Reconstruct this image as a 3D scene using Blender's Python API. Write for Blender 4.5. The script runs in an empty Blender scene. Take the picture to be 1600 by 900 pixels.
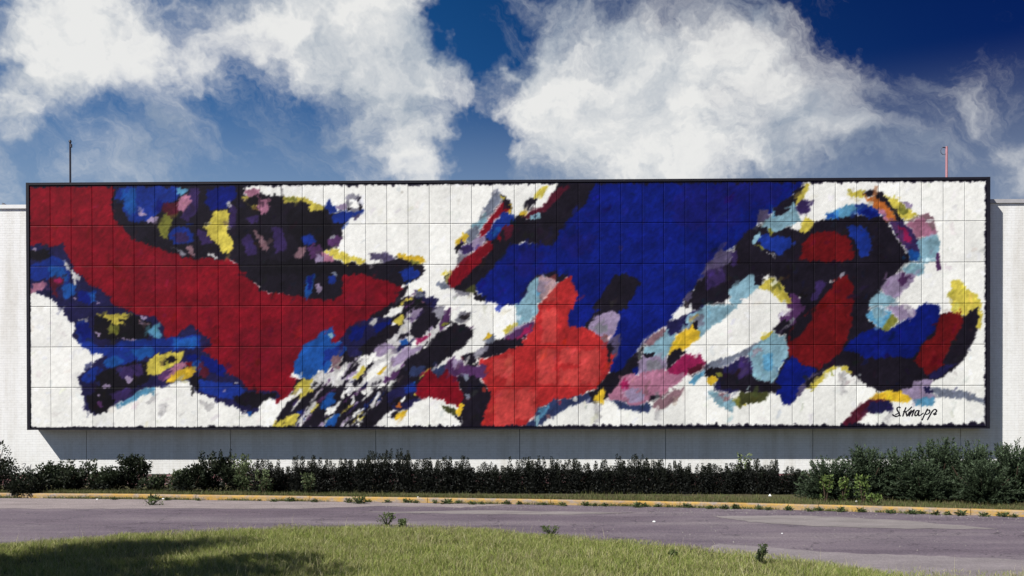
import bpy, math, random
import numpy as np
from mathutils import Vector, Matrix

S = bpy.context.scene
C = S.collection
R = math.radians
rng = np.random.default_rng(7)
random.seed(7)

# ------------------------------------------------------------------ camera
CH = 2.0                                   # eye height
FPX, PX, PY = 1400.0, 800.0, 665.0         # focal length and principal point of the photograph, in its pixels
YAW, ROLL, PIT = 0.0163663, -0.0016757, -0.0061017
_r = Vector((math.cos(YAW), math.sin(YAW), 0)); _f = Vector((-math.sin(YAW), math.cos(YAW), 0)); _u = Vector((0, 0, 1))
_f2 = _f * math.cos(PIT) + _u * math.sin(PIT); _u2 = _u * math.cos(PIT) - _f * math.sin(PIT)
CR = _r * math.cos(ROLL) + _u2 * math.sin(ROLL); CU = _u2 * math.cos(ROLL) - _r * math.sin(ROLL); CF = _f2
cd = bpy.data.cameras.new('camera'); cam = bpy.data.objects.new('camera', cd); C.objects.link(cam)
M4 = Matrix.Identity(4)
for i, v in enumerate((CR, CU, -CF)):
    for k in range(3): M4[k][i] = v[k]
M4[2][3] = CH
cam.matrix_world = M4
cd.sensor_width = 36; cd.lens = FPX / 1600 * 36; cd.shift_x = 0.0; cd.shift_y = (PY - 450) / 1600
cd.clip_start = 0.1; cd.clip_end = 3000
S.camera = cam
S.render.resolution_x = 1024; S.render.resolution_y = 576

def ray(x, y): return CF + CR * ((x - PX) / FPX) + CU * (-(y - PY) / FPX)
def on_y(x, y, Y):
    d = ray(x, y); return Vector((0, 0, CH)) + d * (Y / d.y)
def on_z(x, y, Z=0.0):
    d = ray(x, y); return Vector((0, 0, CH)) + d * ((Z - CH) / d.z)

# ------------------------------------------------------------------ light, sky, exposure
YF = 25.718                 # mural front plane
YW = YF + 0.56              # wall plane
a = on_y(44.0, 671.5, YF - 0.01); b = on_y(95.0, 717.5, YW)
SUN = (b - a).normalized()                     # direction the light travels, read from the mural's own shadow on the wall
elev = math.asin(-SUN.z); az = math.atan2(-SUN.x, -SUN.y)
sl = bpy.data.lights.new('sun', 'SUN'); so = bpy.data.objects.new('sun', sl); C.objects.link(so)
so.rotation_euler = SUN.to_track_quat('-Z', 'Y').to_euler(); so.location = (-20, -20, 30)
sl.energy = 5.0; sl.angle = R(0.5); sl.color = (1.0, 0.97, 0.915)

w = bpy.data.worlds.new('World'); S.world = w; w.use_nodes = True; w.cycles.sampling_method = 'MANUAL'; w.cycles.sample_map_resolution = 256
nt = w.node_tree; nt.nodes.clear()
def N(t, **kw):
    n = nt.nodes.new(t)
    for k, v in kw.items(): setattr(n, k, v)
    return n
def L(a, b): nt.links.new(a, b)
def math2(op, a, b=None, c=None):
    n = N('ShaderNodeMath', operation=op)
    for i, v in enumerate((a, b, c)):
        if v is None: continue
        if isinstance(v, (int, float)): n.inputs[i].default_value = v
        else: L(v, n.inputs[i])
    return n.outputs[0]
sky = N('ShaderNodeTexSky', sky_type='NISHITA'); sky.sun_disc = False
sky.sun_elevation = elev; sky.sun_rotation = az; sky.altitude = 300; sky.air_density = 1.0; sky.dust_density = 0.6; sky.ozone_density = 3.0
hs = N('ShaderNodeHueSaturation'); hs.inputs['Saturation'].default_value = 1.4; hs.inputs['Value'].default_value = 0.55
L(sky.outputs[0], hs.inputs['Color'])
tc = N('ShaderNodeTexCoord'); dirv = tc.outputs['Generated']
def unit_dir(x, y): return ray(x, y).normalized()
clouds = [  # x, y, radius in pixels, amount: banks of cloud by their direction in the sky
 (60,40,150,.85),(120,85,85,.45),(25,105,70,.55),(0,185,46,.70),(205,30,80,.34),(300,132,64,.58),(250,90,66,.50),(330,50,70,.42),
 (410,25,110,.65),(510,40,110,.65),(600,50,115,.85),(655,120,80,.85),(560,120,65,.42),(508,212,38,.55),(600,215,66,.80),(680,272,72,.85),(460,95,60,.42),
 (820,150,80,.8),(900,110,105,.75),(960,160,140,.7),(1070,110,110,.7),(1170,140,115,.55),(1010,240,110,.8),(860,245,85,.75),(1200,90,65,.35),
 (1250,240,90,.6),(1120,262,80,.6),(730,140,36,.65),(250,275,65,.42),(430,240,36,.20),(1500,155,46,.40),(1590,235,56,.36),(1420,262,90,.36),(0,300,70,.25),(1590,300,80,.3),
 (820,40,90,.36),(420,130,55,.2),
 (340,205,80,-.5),(440,180,60,-.35),(400,262,60,-.4),(742,222,58,-1.0),(745,52,70,-.9),(150,200,100,-.55),(90,250,60,-.35),(1450,60,160,-.75),(1590,90,90,-.5),(1310,40,80,-.4),(700,20,40,-.2)]
acc = None
nzw = N('ShaderNodeTexNoise'); nzw.inputs['Scale'].default_value = 9.0; nzw.inputs['Detail'].default_value = 5; nzw.inputs['Roughness'].default_value = .62
L(dirv, nzw.inputs['Vector'])
warp = N('ShaderNodeVectorMath', operation='MULTIPLY_ADD'); L(nzw.outputs['Color'], warp.inputs[0]); warp.inputs[1].default_value = (.16, .16, .12)
sh = N('ShaderNodeVectorMath', operation='SUBTRACT'); L(dirv, sh.inputs[0]); sh.inputs[1].default_value = (.08, .08, .06); L(sh.outputs[0], warp.inputs[2])
for (x, y, r_, am) in clouds:
    d = N('ShaderNodeVectorMath', operation='DISTANCE'); L(warp.outputs[0], d.inputs[0]); d.inputs[1].default_value = unit_dir(x, y)
    m = N('ShaderNodeMapRange', interpolation_type='SMOOTHSTEP'); L(d.outputs['Value'], m.inputs[0])
    m.inputs[1].default_value = 0; m.inputs[2].default_value = r_ / FPX * 1.35; m.inputs[3].default_value = am; m.inputs[4].default_value = 0
    acc = m.outputs[0] if acc is None else math2('ADD', acc, m.outputs[0])
accv = None
for (x, y, r_, am) in [(1330,215,140,.19),(1460,240,100,.15),(1240,170,110,.22),(1120,40,170,.22),(230,245,110,.22),(430,235,60,.24),(800,40,80,.12),(1540,140,100,.12),(310,110,120,.22),(60,240,110,.16),(560,270,90,.2)]:     # thin streaky veils
    d = N('ShaderNodeVectorMath', operation='DISTANCE'); L(warp.outputs[0], d.inputs[0]); d.inputs[1].default_value = unit_dir(x, y)
    m = N('ShaderNodeMapRange', interpolation_type='SMOOTHSTEP'); L(d.outputs['Value'], m.inputs[0]); m.inputs[1].default_value = 0; m.inputs[2].default_value = r_ / FPX * 1.35; m.inputs[3].default_value = am; m.inputs[4].default_value = 0
    accv = m.outputs[0] if accv is None else math2('ADD', accv, m.outputs[0])
def noise(vec, scale, detail, rough, sc=(1, 1, 1), off=(0, 0, 0)):
    mp = N('ShaderNodeMapping'); mp.inputs['Scale'].default_value = sc; mp.inputs['Location'].default_value = off; L(vec, mp.inputs[0])
    n = N('ShaderNodeTexNoise'); n.inputs['Scale'].default_value = scale; n.inputs['Detail'].default_value = detail; n.inputs['Roughness'].default_value = rough
    L(mp.outputs[0], n.inputs['Vector']); return n.outputs['Fac']
n1 = noise(warp.outputs[0], 6.0, 7, .58, (1, 1, 1.8)); n2 = noise(warp.outputs[0], 24, 6, .64, (1, 1, 1.4), (3, 1, 2)); n3 = noise(warp.outputs[0], 5.5, 4, .55, (1, 1, 2.0), (7, 2, 5))
dens = math2('ADD', acc, math2('MULTIPLY', math2('SUBTRACT', n1, .66), 1.8))
dens = math2('ADD', dens, math2('MULTIPLY', math2('SUBTRACT', n2, .5), .85))
mk = N('ShaderNodeMapRange', interpolation_type='SMOOTHSTEP'); L(dens, mk.inputs[0]); mk.inputs[1].default_value = -.26; mk.inputs[2].default_value = .86
mpr = N('ShaderNodeMapping'); mpr.inputs['Rotation'].default_value = (0, R(-38), 0); L(warp.outputs[0], mpr.inputs[0])
n4 = noise(mpr.outputs[0], 3.4, 7, .66, (1.0, 1.3, 4.2), (1, 8, 3))
vl = N('ShaderNodeMapRange', interpolation_type='SMOOTHSTEP'); L(math2('ADD', n4, accv), vl.inputs[0]); vl.inputs[1].default_value = .56; vl.inputs[2].default_value = .95; vl.inputs[4].default_value = .75
mask = math2('MULTIPLY', math2('SUBTRACT', 1.0, math2('MULTIPLY', math2('SUBTRACT', 1.0, mk.outputs[0]), math2('SUBTRACT', 1.0, vl.outputs[0]))), .96)
cr = N('ShaderNodeValToRGB'); cr.color_ramp.elements[0].position = .36; cr.color_ramp.elements[0].color = (4.0, 4.7, 5.6, 1)
cr.color_ramp.elements[1].position = .56; cr.color_ramp.elements[1].color = (9.5, 9.5, 9.3, 1)
thick = N('ShaderNodeMapRange'); L(dens, thick.inputs[0]); thick.inputs[1].default_value = .1; thick.inputs[2].default_value = 1.3; thick.inputs[3].default_value = -.05; thick.inputs[4].default_value = .06
L(math2('ADD', thick.outputs[0], math2('ADD', math2('MULTIPLY', n3, .82), math2('MULTIPLY', n2, .18))), cr.inputs[0])
# the blue deepens smoothly from the hazier left to the clear right, all the way round
sx = N('ShaderNodeSeparateXYZ'); L(dirv, sx.inputs[0])
gr_ = N('ShaderNodeMapRange', interpolation_type='SMOOTHSTEP'); L(math2('ADD', sx.outputs[0], math2('MULTIPLY', sx.outputs[2], .55)), gr_.inputs[0]); gr_.inputs[1].default_value = -.25; gr_.inputs[2].default_value = .72
dm = N('ShaderNodeMix', data_type='RGBA'); L(gr_.outputs[0], dm.inputs['Factor']); dm.inputs['A'].default_value = (1.3, 1.42, 1.62, 1); dm.inputs['B'].default_value = (.16, .17, .50, 1)
ml = N('ShaderNodeMix', data_type='RGBA', blend_type='MULTIPLY'); ml.inputs['Factor'].default_value = 1; L(hs.outputs[0], ml.inputs['A']); L(dm.outputs['Result'], ml.inputs['B']); 
hz = N('ShaderNodeMapRange', interpolation_type='SMOOTHSTEP'); L(sx.outputs[2], hz.inputs[0]); hz.inputs[1].default_value = .36; hz.inputs[2].default_value = .20; hz.inputs[3].default_value = 0; hz.inputs[4].default_value = .5
hm = N('ShaderNodeMix', data_type='RGBA'); L(hz.outputs[0], hm.inputs['Factor']); L(ml.outputs['Result'], hm.inputs['A']); hm.inputs['B'].default_value = (3.9, 5.0, 6.3, 1); deep = hm.outputs['Result']
mx = N('ShaderNodeMix', data_type='RGBA'); L(mask, mx.inputs['Factor']); L(deep, mx.inputs['A']); L(cr.outputs[0], mx.inputs['B'])
bg = N('ShaderNodeBackground'); bg.inputs['Strength'].default_value = 0.07; L(mx.outputs['Result'], bg.inputs['Color'])
wo = N('ShaderNodeOutputWorld'); L(bg.outputs[0], wo.inputs[0])
S.view_settings.view_transform = 'Standard'; S.view_settings.look = 'None'; S.view_settings.gamma = 1
S.view_settings.exposure = 0.36; S.view_settings.use_curve_mapping = False

# ------------------------------------------------------------------ helpers
def srgb(c):
    c = np.asarray(c, float) / 255
    return np.where(c <= .04045, c / 12.92, ((c + .055) / 1.055) ** 2.4)
def link(o, parent=None):
    C.objects.link(o)
    if parent: o.parent = parent
    return o
def obj(name, me, mat=None, parent=None):
    if mat and not me.materials: me.materials.append(mat)
    return link(bpy.data.objects.new(name, me), parent)
def empty(name, loc=(0, 0, 0), rz=0):
    o = bpy.data.objects.new(name, None); o.location = loc; o.rotation_euler = (0, 0, rz); o.empty_display_size = .2
    return link(o)
def tag(o, label, cat, group=None):
    o['label'] = label; o['category'] = cat
    if group: o['group'] = group
    return o
def struct(o): o['kind'] = 'structure'; return o
def stuff(o): o['kind'] = 'stuff'; return o
def mesh(name, v, f):
    me = bpy.data.meshes.new(name); me.from_pydata([tuple(p) for p in v], [], f); me.update(); return me
def npmesh(name, v, f, cols=None):
    """v (n,3) array, f (m,k) array with one face size"""
    me = bpy.data.meshes.new(name); k = f.shape[1]
    me.vertices.add(len(v)); me.vertices.foreach_set('co', v.astype(np.float32).ravel())
    me.loops.add(f.size); me.loops.foreach_set('vertex_index', f.astype(np.int32).ravel())
    me.polygons.add(len(f)); me.polygons.foreach_set('loop_start', (np.arange(len(f)) * k).astype(np.int32))
    me.update(calc_edges=True)
    if cols is not None:
        at = me.color_attributes.new('tint', 'FLOAT_COLOR', 'POINT')
        c4 = np.ones((len(v), 4), np.float32); c4[:, :3] = cols; at.data.foreach_set('color', c4.ravel())
    return me
BOXF = [(0, 3, 2, 1), (4, 5, 6, 7), (0, 1, 5, 4), (1, 2, 6, 5), (2, 3, 7, 6), (3, 0, 4, 7)]
def boxv(x0, x1, y0, y1, z0, z1):
    return [(x0, y0, z0), (x1, y0, z0), (x1, y1, z0), (x0, y1, z0), (x0, y0, z1), (x1, y0, z1), (x1, y1, z1), (x0, y1, z1)]
def box(name, x0, x1, y0, y1, z0, z1): return mesh(name, boxv(x0, x1, y0, y1, z0, z1), BOXF)
def tube(name, pts, rad, n=8):
    pts = [Vector(p) for p in pts]
    if not isinstance(rad, (list, tuple)): rad = [rad] * len(pts)
    v = []; f = []
    for i, p in enumerate(pts):
        t = (pts[min(i + 1, len(pts) - 1)] - pts[max(i - 1, 0)]).normalized()
        s = t.cross(Vector((0.31, 1, 0.17))).normalized(); q = t.cross(s)
        for k in range(n):
            an = 2 * math.pi * k / n; v.append(p + (s * math.cos(an) + q * math.sin(an)) * rad[i])
    for i in range(len(pts) - 1):
        for k in range(n): f.append((i * n + k, i * n + (k + 1) % n, (i + 1) * n + (k + 1) % n, (i + 1) * n + k))
    f.append(tuple(range(n))[::-1]); f.append(tuple(range((len(pts) - 1) * n, len(pts) * n)))
    return mesh(name, v, f)
def join(name, parts):
    v = []; f = []
    for me in parts:
        o = len(v); v += [tuple(x.co) for x in me.vertices]; f += [tuple(i + o for i in p.vertices) for p in me.polygons]
    return mesh(name, v, f)
def sheet(name, pts): return mesh(name, pts, [tuple(range(len(pts)))])

class Mat:
    def __init__(s, name, rough=.8, spec=.3):
        s.m = bpy.data.materials.new(name); s.m.use_nodes = True; s.t = s.m.node_tree
        s.b = s.t.nodes['Principled BSDF']; s.b.inputs['Roughness'].default_value = rough; s.b.inputs['Specular IOR Level'].default_value = spec
    def n(s, t, **kw):
        n = s.t.nodes.new(t)
        for k, v in kw.items(): setattr(n, k, v)
        return n
    def l(s, a, b): s.t.links.new(a, b)
    def coord(s, sc=(1, 1, 1), which='Object'):
        t = s.n('ShaderNodeTexCoord'); m = s.n('ShaderNodeMapping'); m.inputs['Scale'].default_value = sc; s.l(t.outputs[which], m.inputs[0]); return m.outputs[0]
    def pos(s, sc=(1, 1, 1)):
        t = s.n('ShaderNodeNewGeometry'); m = s.n('ShaderNodeMapping'); m.inputs['Scale'].default_value = sc; s.l(t.outputs['Position'], m.inputs[0]); return m.outputs[0]
    def noise(s, vec, scale, detail=5, rough=.6):
        n = s.n('ShaderNodeTexNoise'); n.inputs['Scale'].default_value = scale; n.inputs['Detail'].default_value = detail; n.inputs['Roughness'].default_value = rough
        s.l(vec, n.inputs['Vector']); return n.outputs['Fac']
    def ramp(s, fac, stops):
        r = s.n('ShaderNodeValToRGB'); e = r.color_ramp.elements
        while len(e) < len(stops): e.new(.5)
        for i, (p, c) in enumerate(stops): e[i].position = p; e[i].color = (*c, 1) if len(c) == 3 else c
        s.l(fac, r.inputs[0]); return r.outputs[0]
    def mix(s, fac, a, b, blend='MIX'):
        m = s.n('ShaderNodeMix', data_type='RGBA', blend_type=blend)
        for key, v in (('Factor', fac), ('A', a), ('B', b)):
            i = m.inputs[key] if key == 'Factor' else [x for x in m.inputs if x.name == key and x.type == 'RGBA'][0]
            if isinstance(v, (int, float)): i.default_value = v
            elif isinstance(v, tuple): i.default_value = (*v, 1)
            else: s.l(v, i)
        return [x for x in m.outputs if x.type == 'RGBA'][0]
    def base(s, c):
        i = s.b.inputs['Base Color']
        if isinstance(c, tuple): i.default_value = (*c, 1)
        else: s.l(c, i)
        return s
    def bump(s, h, strength=.4, dist=.01):
        b = s.n('ShaderNodeBump'); b.inputs['Strength'].default_value = strength; b.inputs['Distance'].default_value = dist; s.l(h, b.inputs['Height']); s.l(b.outputs[0], s.b.inputs['Normal']); return s

# ------------------------------------------------------------------ materials
def mat_wall():
    m = Mat('white_painted_brick', .75, .25); p = m.pos()
    sw = m.n('ShaderNodeSeparateXYZ'); m.l(p, sw.inputs[0]); cb = m.n('ShaderNodeCombineXYZ'); m.l(sw.outputs[0], cb.inputs[0]); m.l(sw.outputs[2], cb.inputs[1])
    br = m.n('ShaderNodeTexBrick'); m.l(cb.outputs[0], br.inputs['Vector']); br.inputs['Scale'].default_value = 1
    br.inputs['Brick Width'].default_value = .215; br.inputs['Row Height'].default_value = .0725; br.inputs['Mortar Size'].default_value = .006; br.inputs['Mortar Smooth'].default_value = .3
    br.inputs['Color1'].default_value = (.85, .845, .825, 1); br.inputs['Color2'].default_value = (.82, .815, .795, 1); br.inputs['Mortar'].default_value = (.74, .735, .72, 1)
    st = m.ramp(m.noise(m.pos((1.6, 1.6, .16)), 1.3, 7, .68), [(.3, (.82, .80, .76)), (.56, (1, 1, 1))])
    sp = m.ramp(m.noise(m.pos((1, 1, 1)), 9, 6, .7), [(.25, (.88, .87, .85)), (.5, (1, 1, 1))])
    m.base(m.mix(1.0, m.mix(1.0, br.outputs['Color'], st, 'MULTIPLY'), sp, 'MULTIPLY'))
    iv = m.n('ShaderNodeMath', operation='SUBTRACT'); iv.inputs[0].default_value = 1; m.l(br.outputs['Fac'], iv.inputs[1])
    return m.bump(iv.outputs[0], .4, .005).m
def mat_redbrick():
    m = Mat('red_plinth_brick', .85, .2); p = m.pos()
    sw = m.n('ShaderNodeSeparateXYZ'); m.l(p, sw.inputs[0]); cb = m.n('ShaderNodeCombineXYZ'); m.l(sw.outputs[0], cb.inputs[0]); m.l(sw.outputs[2], cb.inputs[1])
    br = m.n('ShaderNodeTexBrick'); m.l(cb.outputs[0], br.inputs['Vector']); br.inputs['Scale'].default_value = 1
    br.inputs['Brick Width'].default_value = .215; br.inputs['Row Height'].default_value = .0725; br.inputs['Mortar Size'].default_value = .008
    br.inputs['Color1'].default_value = (.26, .12, .13, 1); br.inputs['Color2'].default_value = (.33, .17, .17, 1); br.inputs['Mortar'].default_value = (.33, .28, .28, 1)
    m.base(br.outputs['Color']); return m.m
def mat_plain(name, c, rough=.6, spec=.3, var=.18, scale=4):
    m = Mat(name, rough, spec); f = m.noise(m.pos(), scale, 6, .65)
    d = tuple(x * (1 - var) for x in c); h = tuple(min(1, x * (1 + var)) for x in c)
    m.base(m.ramp(f, [(.3, d), (.7, h)])); m.bump(m.noise(m.pos(), scale * 12, 3), .15, .004); return m.m
def mat_paint():
    m = Mat('enamel_paint', .55, .07); at = m.n('ShaderNodeAttribute', attribute_name='tint')
    g = m.ramp(m.noise(m.pos(), 34, 5, .7), [(.25, (.90, .90, .90)), (.6, (1, 1, 1))])
    m.base(m.mix(1.0, at.outputs['Color'], g, 'MULTIPLY')); m.bump(m.noise(m.pos(), 8, 5, .6), .05, .008); return m.m
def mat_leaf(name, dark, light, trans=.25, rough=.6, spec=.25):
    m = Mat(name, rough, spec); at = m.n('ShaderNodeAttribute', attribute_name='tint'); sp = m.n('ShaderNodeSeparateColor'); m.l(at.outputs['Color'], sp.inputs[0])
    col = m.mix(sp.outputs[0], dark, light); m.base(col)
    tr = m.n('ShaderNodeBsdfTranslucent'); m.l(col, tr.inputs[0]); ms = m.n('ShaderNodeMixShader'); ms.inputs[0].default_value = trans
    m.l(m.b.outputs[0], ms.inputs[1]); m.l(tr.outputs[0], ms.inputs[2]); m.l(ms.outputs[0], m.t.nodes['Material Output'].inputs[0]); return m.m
def mat_tint(name, trans=.25, rough=.6):
    m = Mat(name, rough, .2); at = m.n('ShaderNodeAttribute', attribute_name='tint'); m.base(at.outputs['Color'])
    tr = m.n('ShaderNodeBsdfTranslucent'); m.l(at.outputs['Color'], tr.inputs[0]); ms = m.n('ShaderNodeMixShader'); ms.inputs[0].default_value = trans
    m.l(m.b.outputs[0], ms.inputs[1]); m.l(tr.outputs[0], ms.inputs[2]); m.l(ms.outputs[0], m.t.nodes['Material Output'].inputs[0]); return m.m
def mat_road():
    m = Mat('worn_asphalt', .9, .2)
    big = m.ramp(m.noise(m.pos((.12, .9, 1)), 1.0, 7, .62), [(.33, (.108, .085, .106)), (.5, (.138, .112, .134)), (.68, (.19, .162, .175))])
    blot = m.ramp(m.noise(m.pos((.5, .9, 1)), 1.1, 8, .7), [(.3, (.78, .78, .80)), (.65, (1.1, 1.1, 1.08))])
    gr = m.ramp(m.noise(m.pos((1, .6, 1)), 24, 6, .85), [(.3, (.55, .55, .58)), (.5, (1, 1, 1)), (.70, (1.7, 1.66, 1.6))])
    vo = m.n('ShaderNodeTexVoronoi', feature='DISTANCE_TO_EDGE'); vo.inputs['Scale'].default_value = .55
    wv = m.n('ShaderNodeVectorMath', operation='ADD'); m.l(m.pos((.6, 1, 1)), wv.inputs[0]); nn = m.n('ShaderNodeTexNoise'); nn.inputs['Scale'].default_value = 2.5; nn.inputs['Detail'].default_value = 6
    m.l(m.pos(), nn.inputs['Vector']); m.l(nn.outputs['Color'], wv.inputs[1]); m.l(wv.outputs[0], vo.inputs['Vector'])
    ck = m.ramp(vo.outputs['Distance'], [(.0, (.5, .5, .52)), (.014, (1, 1, 1))])
    m.base(m.mix(1, m.mix(1, m.mix(1, big, blot, 'MULTIPLY'), gr, 'MULTIPLY'), ck, 'MULTIPLY')); m.bump(m.noise(m.pos(), 70, 4, .8), .5, .006); return m.m
def mat_gravel(name, lo, hi):
    m = Mat(name, .95, .15); gr = m.ramp(m.noise(m.pos(), 38, 6, .8), [(.3, lo), (.52, tuple((a + b) / 2 for a, b in zip(lo, hi))), (.72, hi)])
    bl = m.ramp(m.noise(m.pos((.6, 1.4, 1)), 1.6, 7, .7), [(.3, (.75, .75, .75)), (.65, (1.1, 1.1, 1.1))])
    m.base(m.mix(1, gr, bl, 'MULTIPLY')); m.bump(m.noise(m.pos(), 45, 5, .8), .7, .012); return m.m
def mat_soil():
    m = Mat('soil_and_moss', .95, .1); f = m.noise(m.pos((1, 1, 1)), 2.2, 8, .72)
    c = m.ramp(f, [(.3, (.045, .035, .025)), (.5, (.09, .08, .045)), (.62, (.07, .085, .03)), (.75, (.15, .12, .10))])
    m.base(c); m.bump(m.noise(m.pos(), 25, 5, .8), .6, .02); return m.m
def mat_kerb():
    m = Mat('worn_yellow_kerb_paint', .7, .25)
    f = m.noise(m.pos((1, 1, 2)), 3.2, 8, .74)
    yel = m.ramp(m.noise(m.pos(), 1.4, 5), [(.3, (.38, .22, .05)), (.7, (.50, .32, .085))])
    con = m.ramp(m.noise(m.pos(), 22, 5, .7), [(.3, (.20, .16, .14)), (.7, (.36, .31, .28))])
    k = m.ramp(f, [(.43, (0, 0, 0)), (.60, (.95, .95, .95))]); m.base(m.mix(k, yel, con)); m.bump(m.noise(m.pos(), 26, 5, .8), .5, .01); return m.m
M_WALL, M_RED, M_PAINT, M_ROAD, M_SOIL, M_KERB = mat_wall(), mat_redbrick(), mat_paint(), mat_road(), mat_soil(), mat_kerb()
M_FRAME = mat_plain('dark_frame_metal', (.012, .011, .018), .55, .2)
M_JOINT = mat_plain('dark_joint_sealant', (.08, .08, .085), .9, .1)
M_COPE = mat_plain('grey_coping_metal', (.42, .41, .42), .5, .4, .12)
M_COPEW = mat_plain('white_coping_metal', (.78, .77, .75), .5, .4, .05)
M_ROOF = mat_plain('roof_felt', (.10, .10, .10), .9, .1)
M_DARK = mat_plain('dark_painted_steel', (.03, .026, .04), .5, .4)
M_PINK = mat_plain('faded_red_steel', (.42, .20, .22), .55, .3)
M_INK = mat_plain('black_brush_paint', (.014, .012, .018), .5, .2)
M_TAG = mat_plain('grey_spray_paint', (.22, .21, .22), .8, .1)
M_GRAV = mat_gravel('pale_kerbside_grit', (.14, .118, .12), (.42, .36, .35))
M_GRAV2 = mat_gravel('road_edge_grit', (.15, .13, .14), (.33, .29, .29))
M_PATCH = mat_gravel('pale_asphalt_patch', (.19, .168, .17), (.29, .26, .25))
M_BARK = mat_plain('bark', (.07, .05, .035), .9, .1, .35, 14)
M_LITTER = mat_plain('white_paper', (.8, .8, .78), .8, .1, .05)
M_STONE = mat_plain('grey_stone', (.22, .2, .19), .9, .2, .3, 30)

# ------------------------------------------------------------------ ground, road, verge, kerb
struct(obj('ground', sheet('ground', [(-300, -120, -.02), (300, -120, -.02), (300, 300, -.02), (-300, 300, -.02)]), M_SOIL))
kp = [(-500, 772.5), (-200, 776), (0, 778), (200, 780), (400, 782.5), (600, 785), (800, 788), (1000, 791.5), (1200, 796), (1400, 801.5), (1600, 808), (1850, 818), (2150, 834)]
KP = [on_z(x, y) for x, y in kp]
def resample(pts, step):
    out = [pts[0].copy()]; carry = 0
    for p, q in zip(pts[:-1], pts[1:]):
        d = (q - p).length; t = step - carry
        while t <= d: out.append(p + (q - p) * (t / d)); t += step
        carry = d - (t - step)
    return out
KR = resample(KP, .25)
def side(i, pts):
    t = (pts[min(i + 1, len(pts) - 1)] - pts[max(i - 1, 0)]).normalized(); return Vector((-t.y, t.x, 0))
near = [(-60, -40, .004), (60, -40, .004)]
road = [Vector(p) for p in near] + [Vector((60, KP[-1].y, .004)), ] + [Vector((p.x, p.y + .03, .004)) for p in reversed(KP)] + [Vector((-60, KP[0].y, .004))]
struct(obj('road', sheet('road', road), M_ROAD))
vz = .105
verge = [Vector((p.x, p.y, vz)) + side(i, KP) * .10 for i, p in enumerate(KP)] + [Vector((60, KP[-1].y + .2, vz)), Vector((60, YW + 1, vz)), Vector((-60, YW + 1, vz)), Vector((-60, KP[0].y + .2, vz))]
struct(obj('verge', sheet('verge', verge), M_SOIL))
# grit along the kerb (left two thirds), lighter patches and road edge, each a thin sheet above the asphalt
def strip(name, edge, mat, z):
    return struct(obj(name, sheet(name, [on_z(x, y, z) for x, y in edge]), mat))
def wob(pts, amp, n=8):
    out = []
    for (p, q) in zip(pts, pts[1:] + pts[:1]):
        for i in range(n):
            t = i / n; out.append((p[0] + (q[0] - p[0]) * t + random.uniform(-amp, amp) * 4, p[1] + (q[1] - p[1]) * t + random.uniform(-amp, amp)))
    return out
up = [(x, y + .2) for x, y in kp[1:7]]; lo = wob([(800, 789), (720, 793), (600, 791), (450, 795), (250, 794), (100, 795), (-200, 793)], .7)[:-8]
strip('kerbside_grit', [(x, y) for x, y in up] + lo, M_GRAV, .008)
strip('asphalt_patch', wob([(560, 800), (760, 797.5), (1000, 801), (880, 804), (700, 802.5)], .5), M_PATCH, .009)
strip('asphalt_patch.001', wob([(1110, 806), (1250, 805), (1400, 812), (1560, 826), (1420, 826), (1270, 822), (1170, 815)], .6), M_PATCH, .009)
strip('road_edge', wob([(1120, 848), (1280, 862), (1450, 868), (1640, 876), (1700, 930), (1200, 930), (1080, 880)], 1.0), M_GRAV2, .010)

kerb = struct(empty('kerb'))
prof = [(0, 0), (.012, .105), (.03, .122), (.05, .128), (.15, .128), (.16, .10), (.16, -.05), (0, -.05)]
seg = 12
for s0 in range(0, len(KR) - seg, seg):
    pts = KR[s0:s0 + seg + 1]; v = []; f = []; n = len(prof); dz = random.uniform(-.006, .006); dn = random.uniform(-.008, .008)
    for i in range(len(pts)):
        p = pts[i].copy(); nn = side(s0 + i, KR); t = Vector((nn.y, -nn.x, 0))
        if i == 0: p = p + t * .006
        if i == len(pts) - 1: p = p - t * .006
        for (du, dzp) in prof: v.append(p + nn * (du + dn) + Vector((0, 0, dzp + dz)))
    for i in range(len(pts) - 1):
        for k in range(n): f.append((i * n + k, (i + 1) * n + k, (i + 1) * n + (k + 1) % n, i * n + (k + 1) % n))
    f.append(tuple(range(n))); f.append(tuple(range((len(pts) - 1) * n, len(pts) * n))[::-1])
    obj('kerb_stone', mesh('kerb_stone', v, f), M_KERB, kerb)

# ------------------------------------------------------------------ building
ZW0, ZPL = vz - .1, 2 - (741 - 656.5) * YW / FPX
ZT = on_y(800, 316, YW).z
XL, XR = -30.0, 30.0
bld = tag(empty('brick_warehouse', (0, YW, 0)), 'long low white painted brick building with red brick base behind the mural', 'building')
def bpart(name, me, mat):
    for v in me.vertices: v.co.y -= YW
    return obj(name, me, mat, bld)
jx = [on_y(x, 700, YW).x for x in (135, 360, 587, 812, 1040, 1270)]
st = jx[1] - jx[0]
js = [XL] + [jx[0] - st * k for k in (3, 2, 1)] + jx + [jx[-1] + st * k for k in (1, 2, 3)] + [XR]
js = sorted(x for x in js if XL <= x <= XR)
for x0, x1 in zip(js[:-1], js[1:]):
    bpart('wall_panel', box('wall_panel', x0 + .009, x1 - .009, YW, YW + .20, ZPL + .012, ZT - .19), M_WALL)
    bpart('plinth_panel', box('plinth_panel', x0 + .002, x1 - .002, YW + .012, YW + .2, ZW0 - .1, ZPL), M_RED)
    left = x1 < -2
    bpart('coping', box('coping', x0 + .003, x1 - .003, YW - .05, YW + .28, ZT - .11, ZT), M_COPEW if left else M_COPE)
    bpart('fascia_course', box('fascia_course', x0 + .004, x1 - .004, YW + .004, YW + .2, ZT - .186, ZT - .112), M_WALL)
bpart('wall_core', box('wall_core', XL, XR, YW + .05, YW + .19, ZW0, ZT - .12), M_JOINT)
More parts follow.
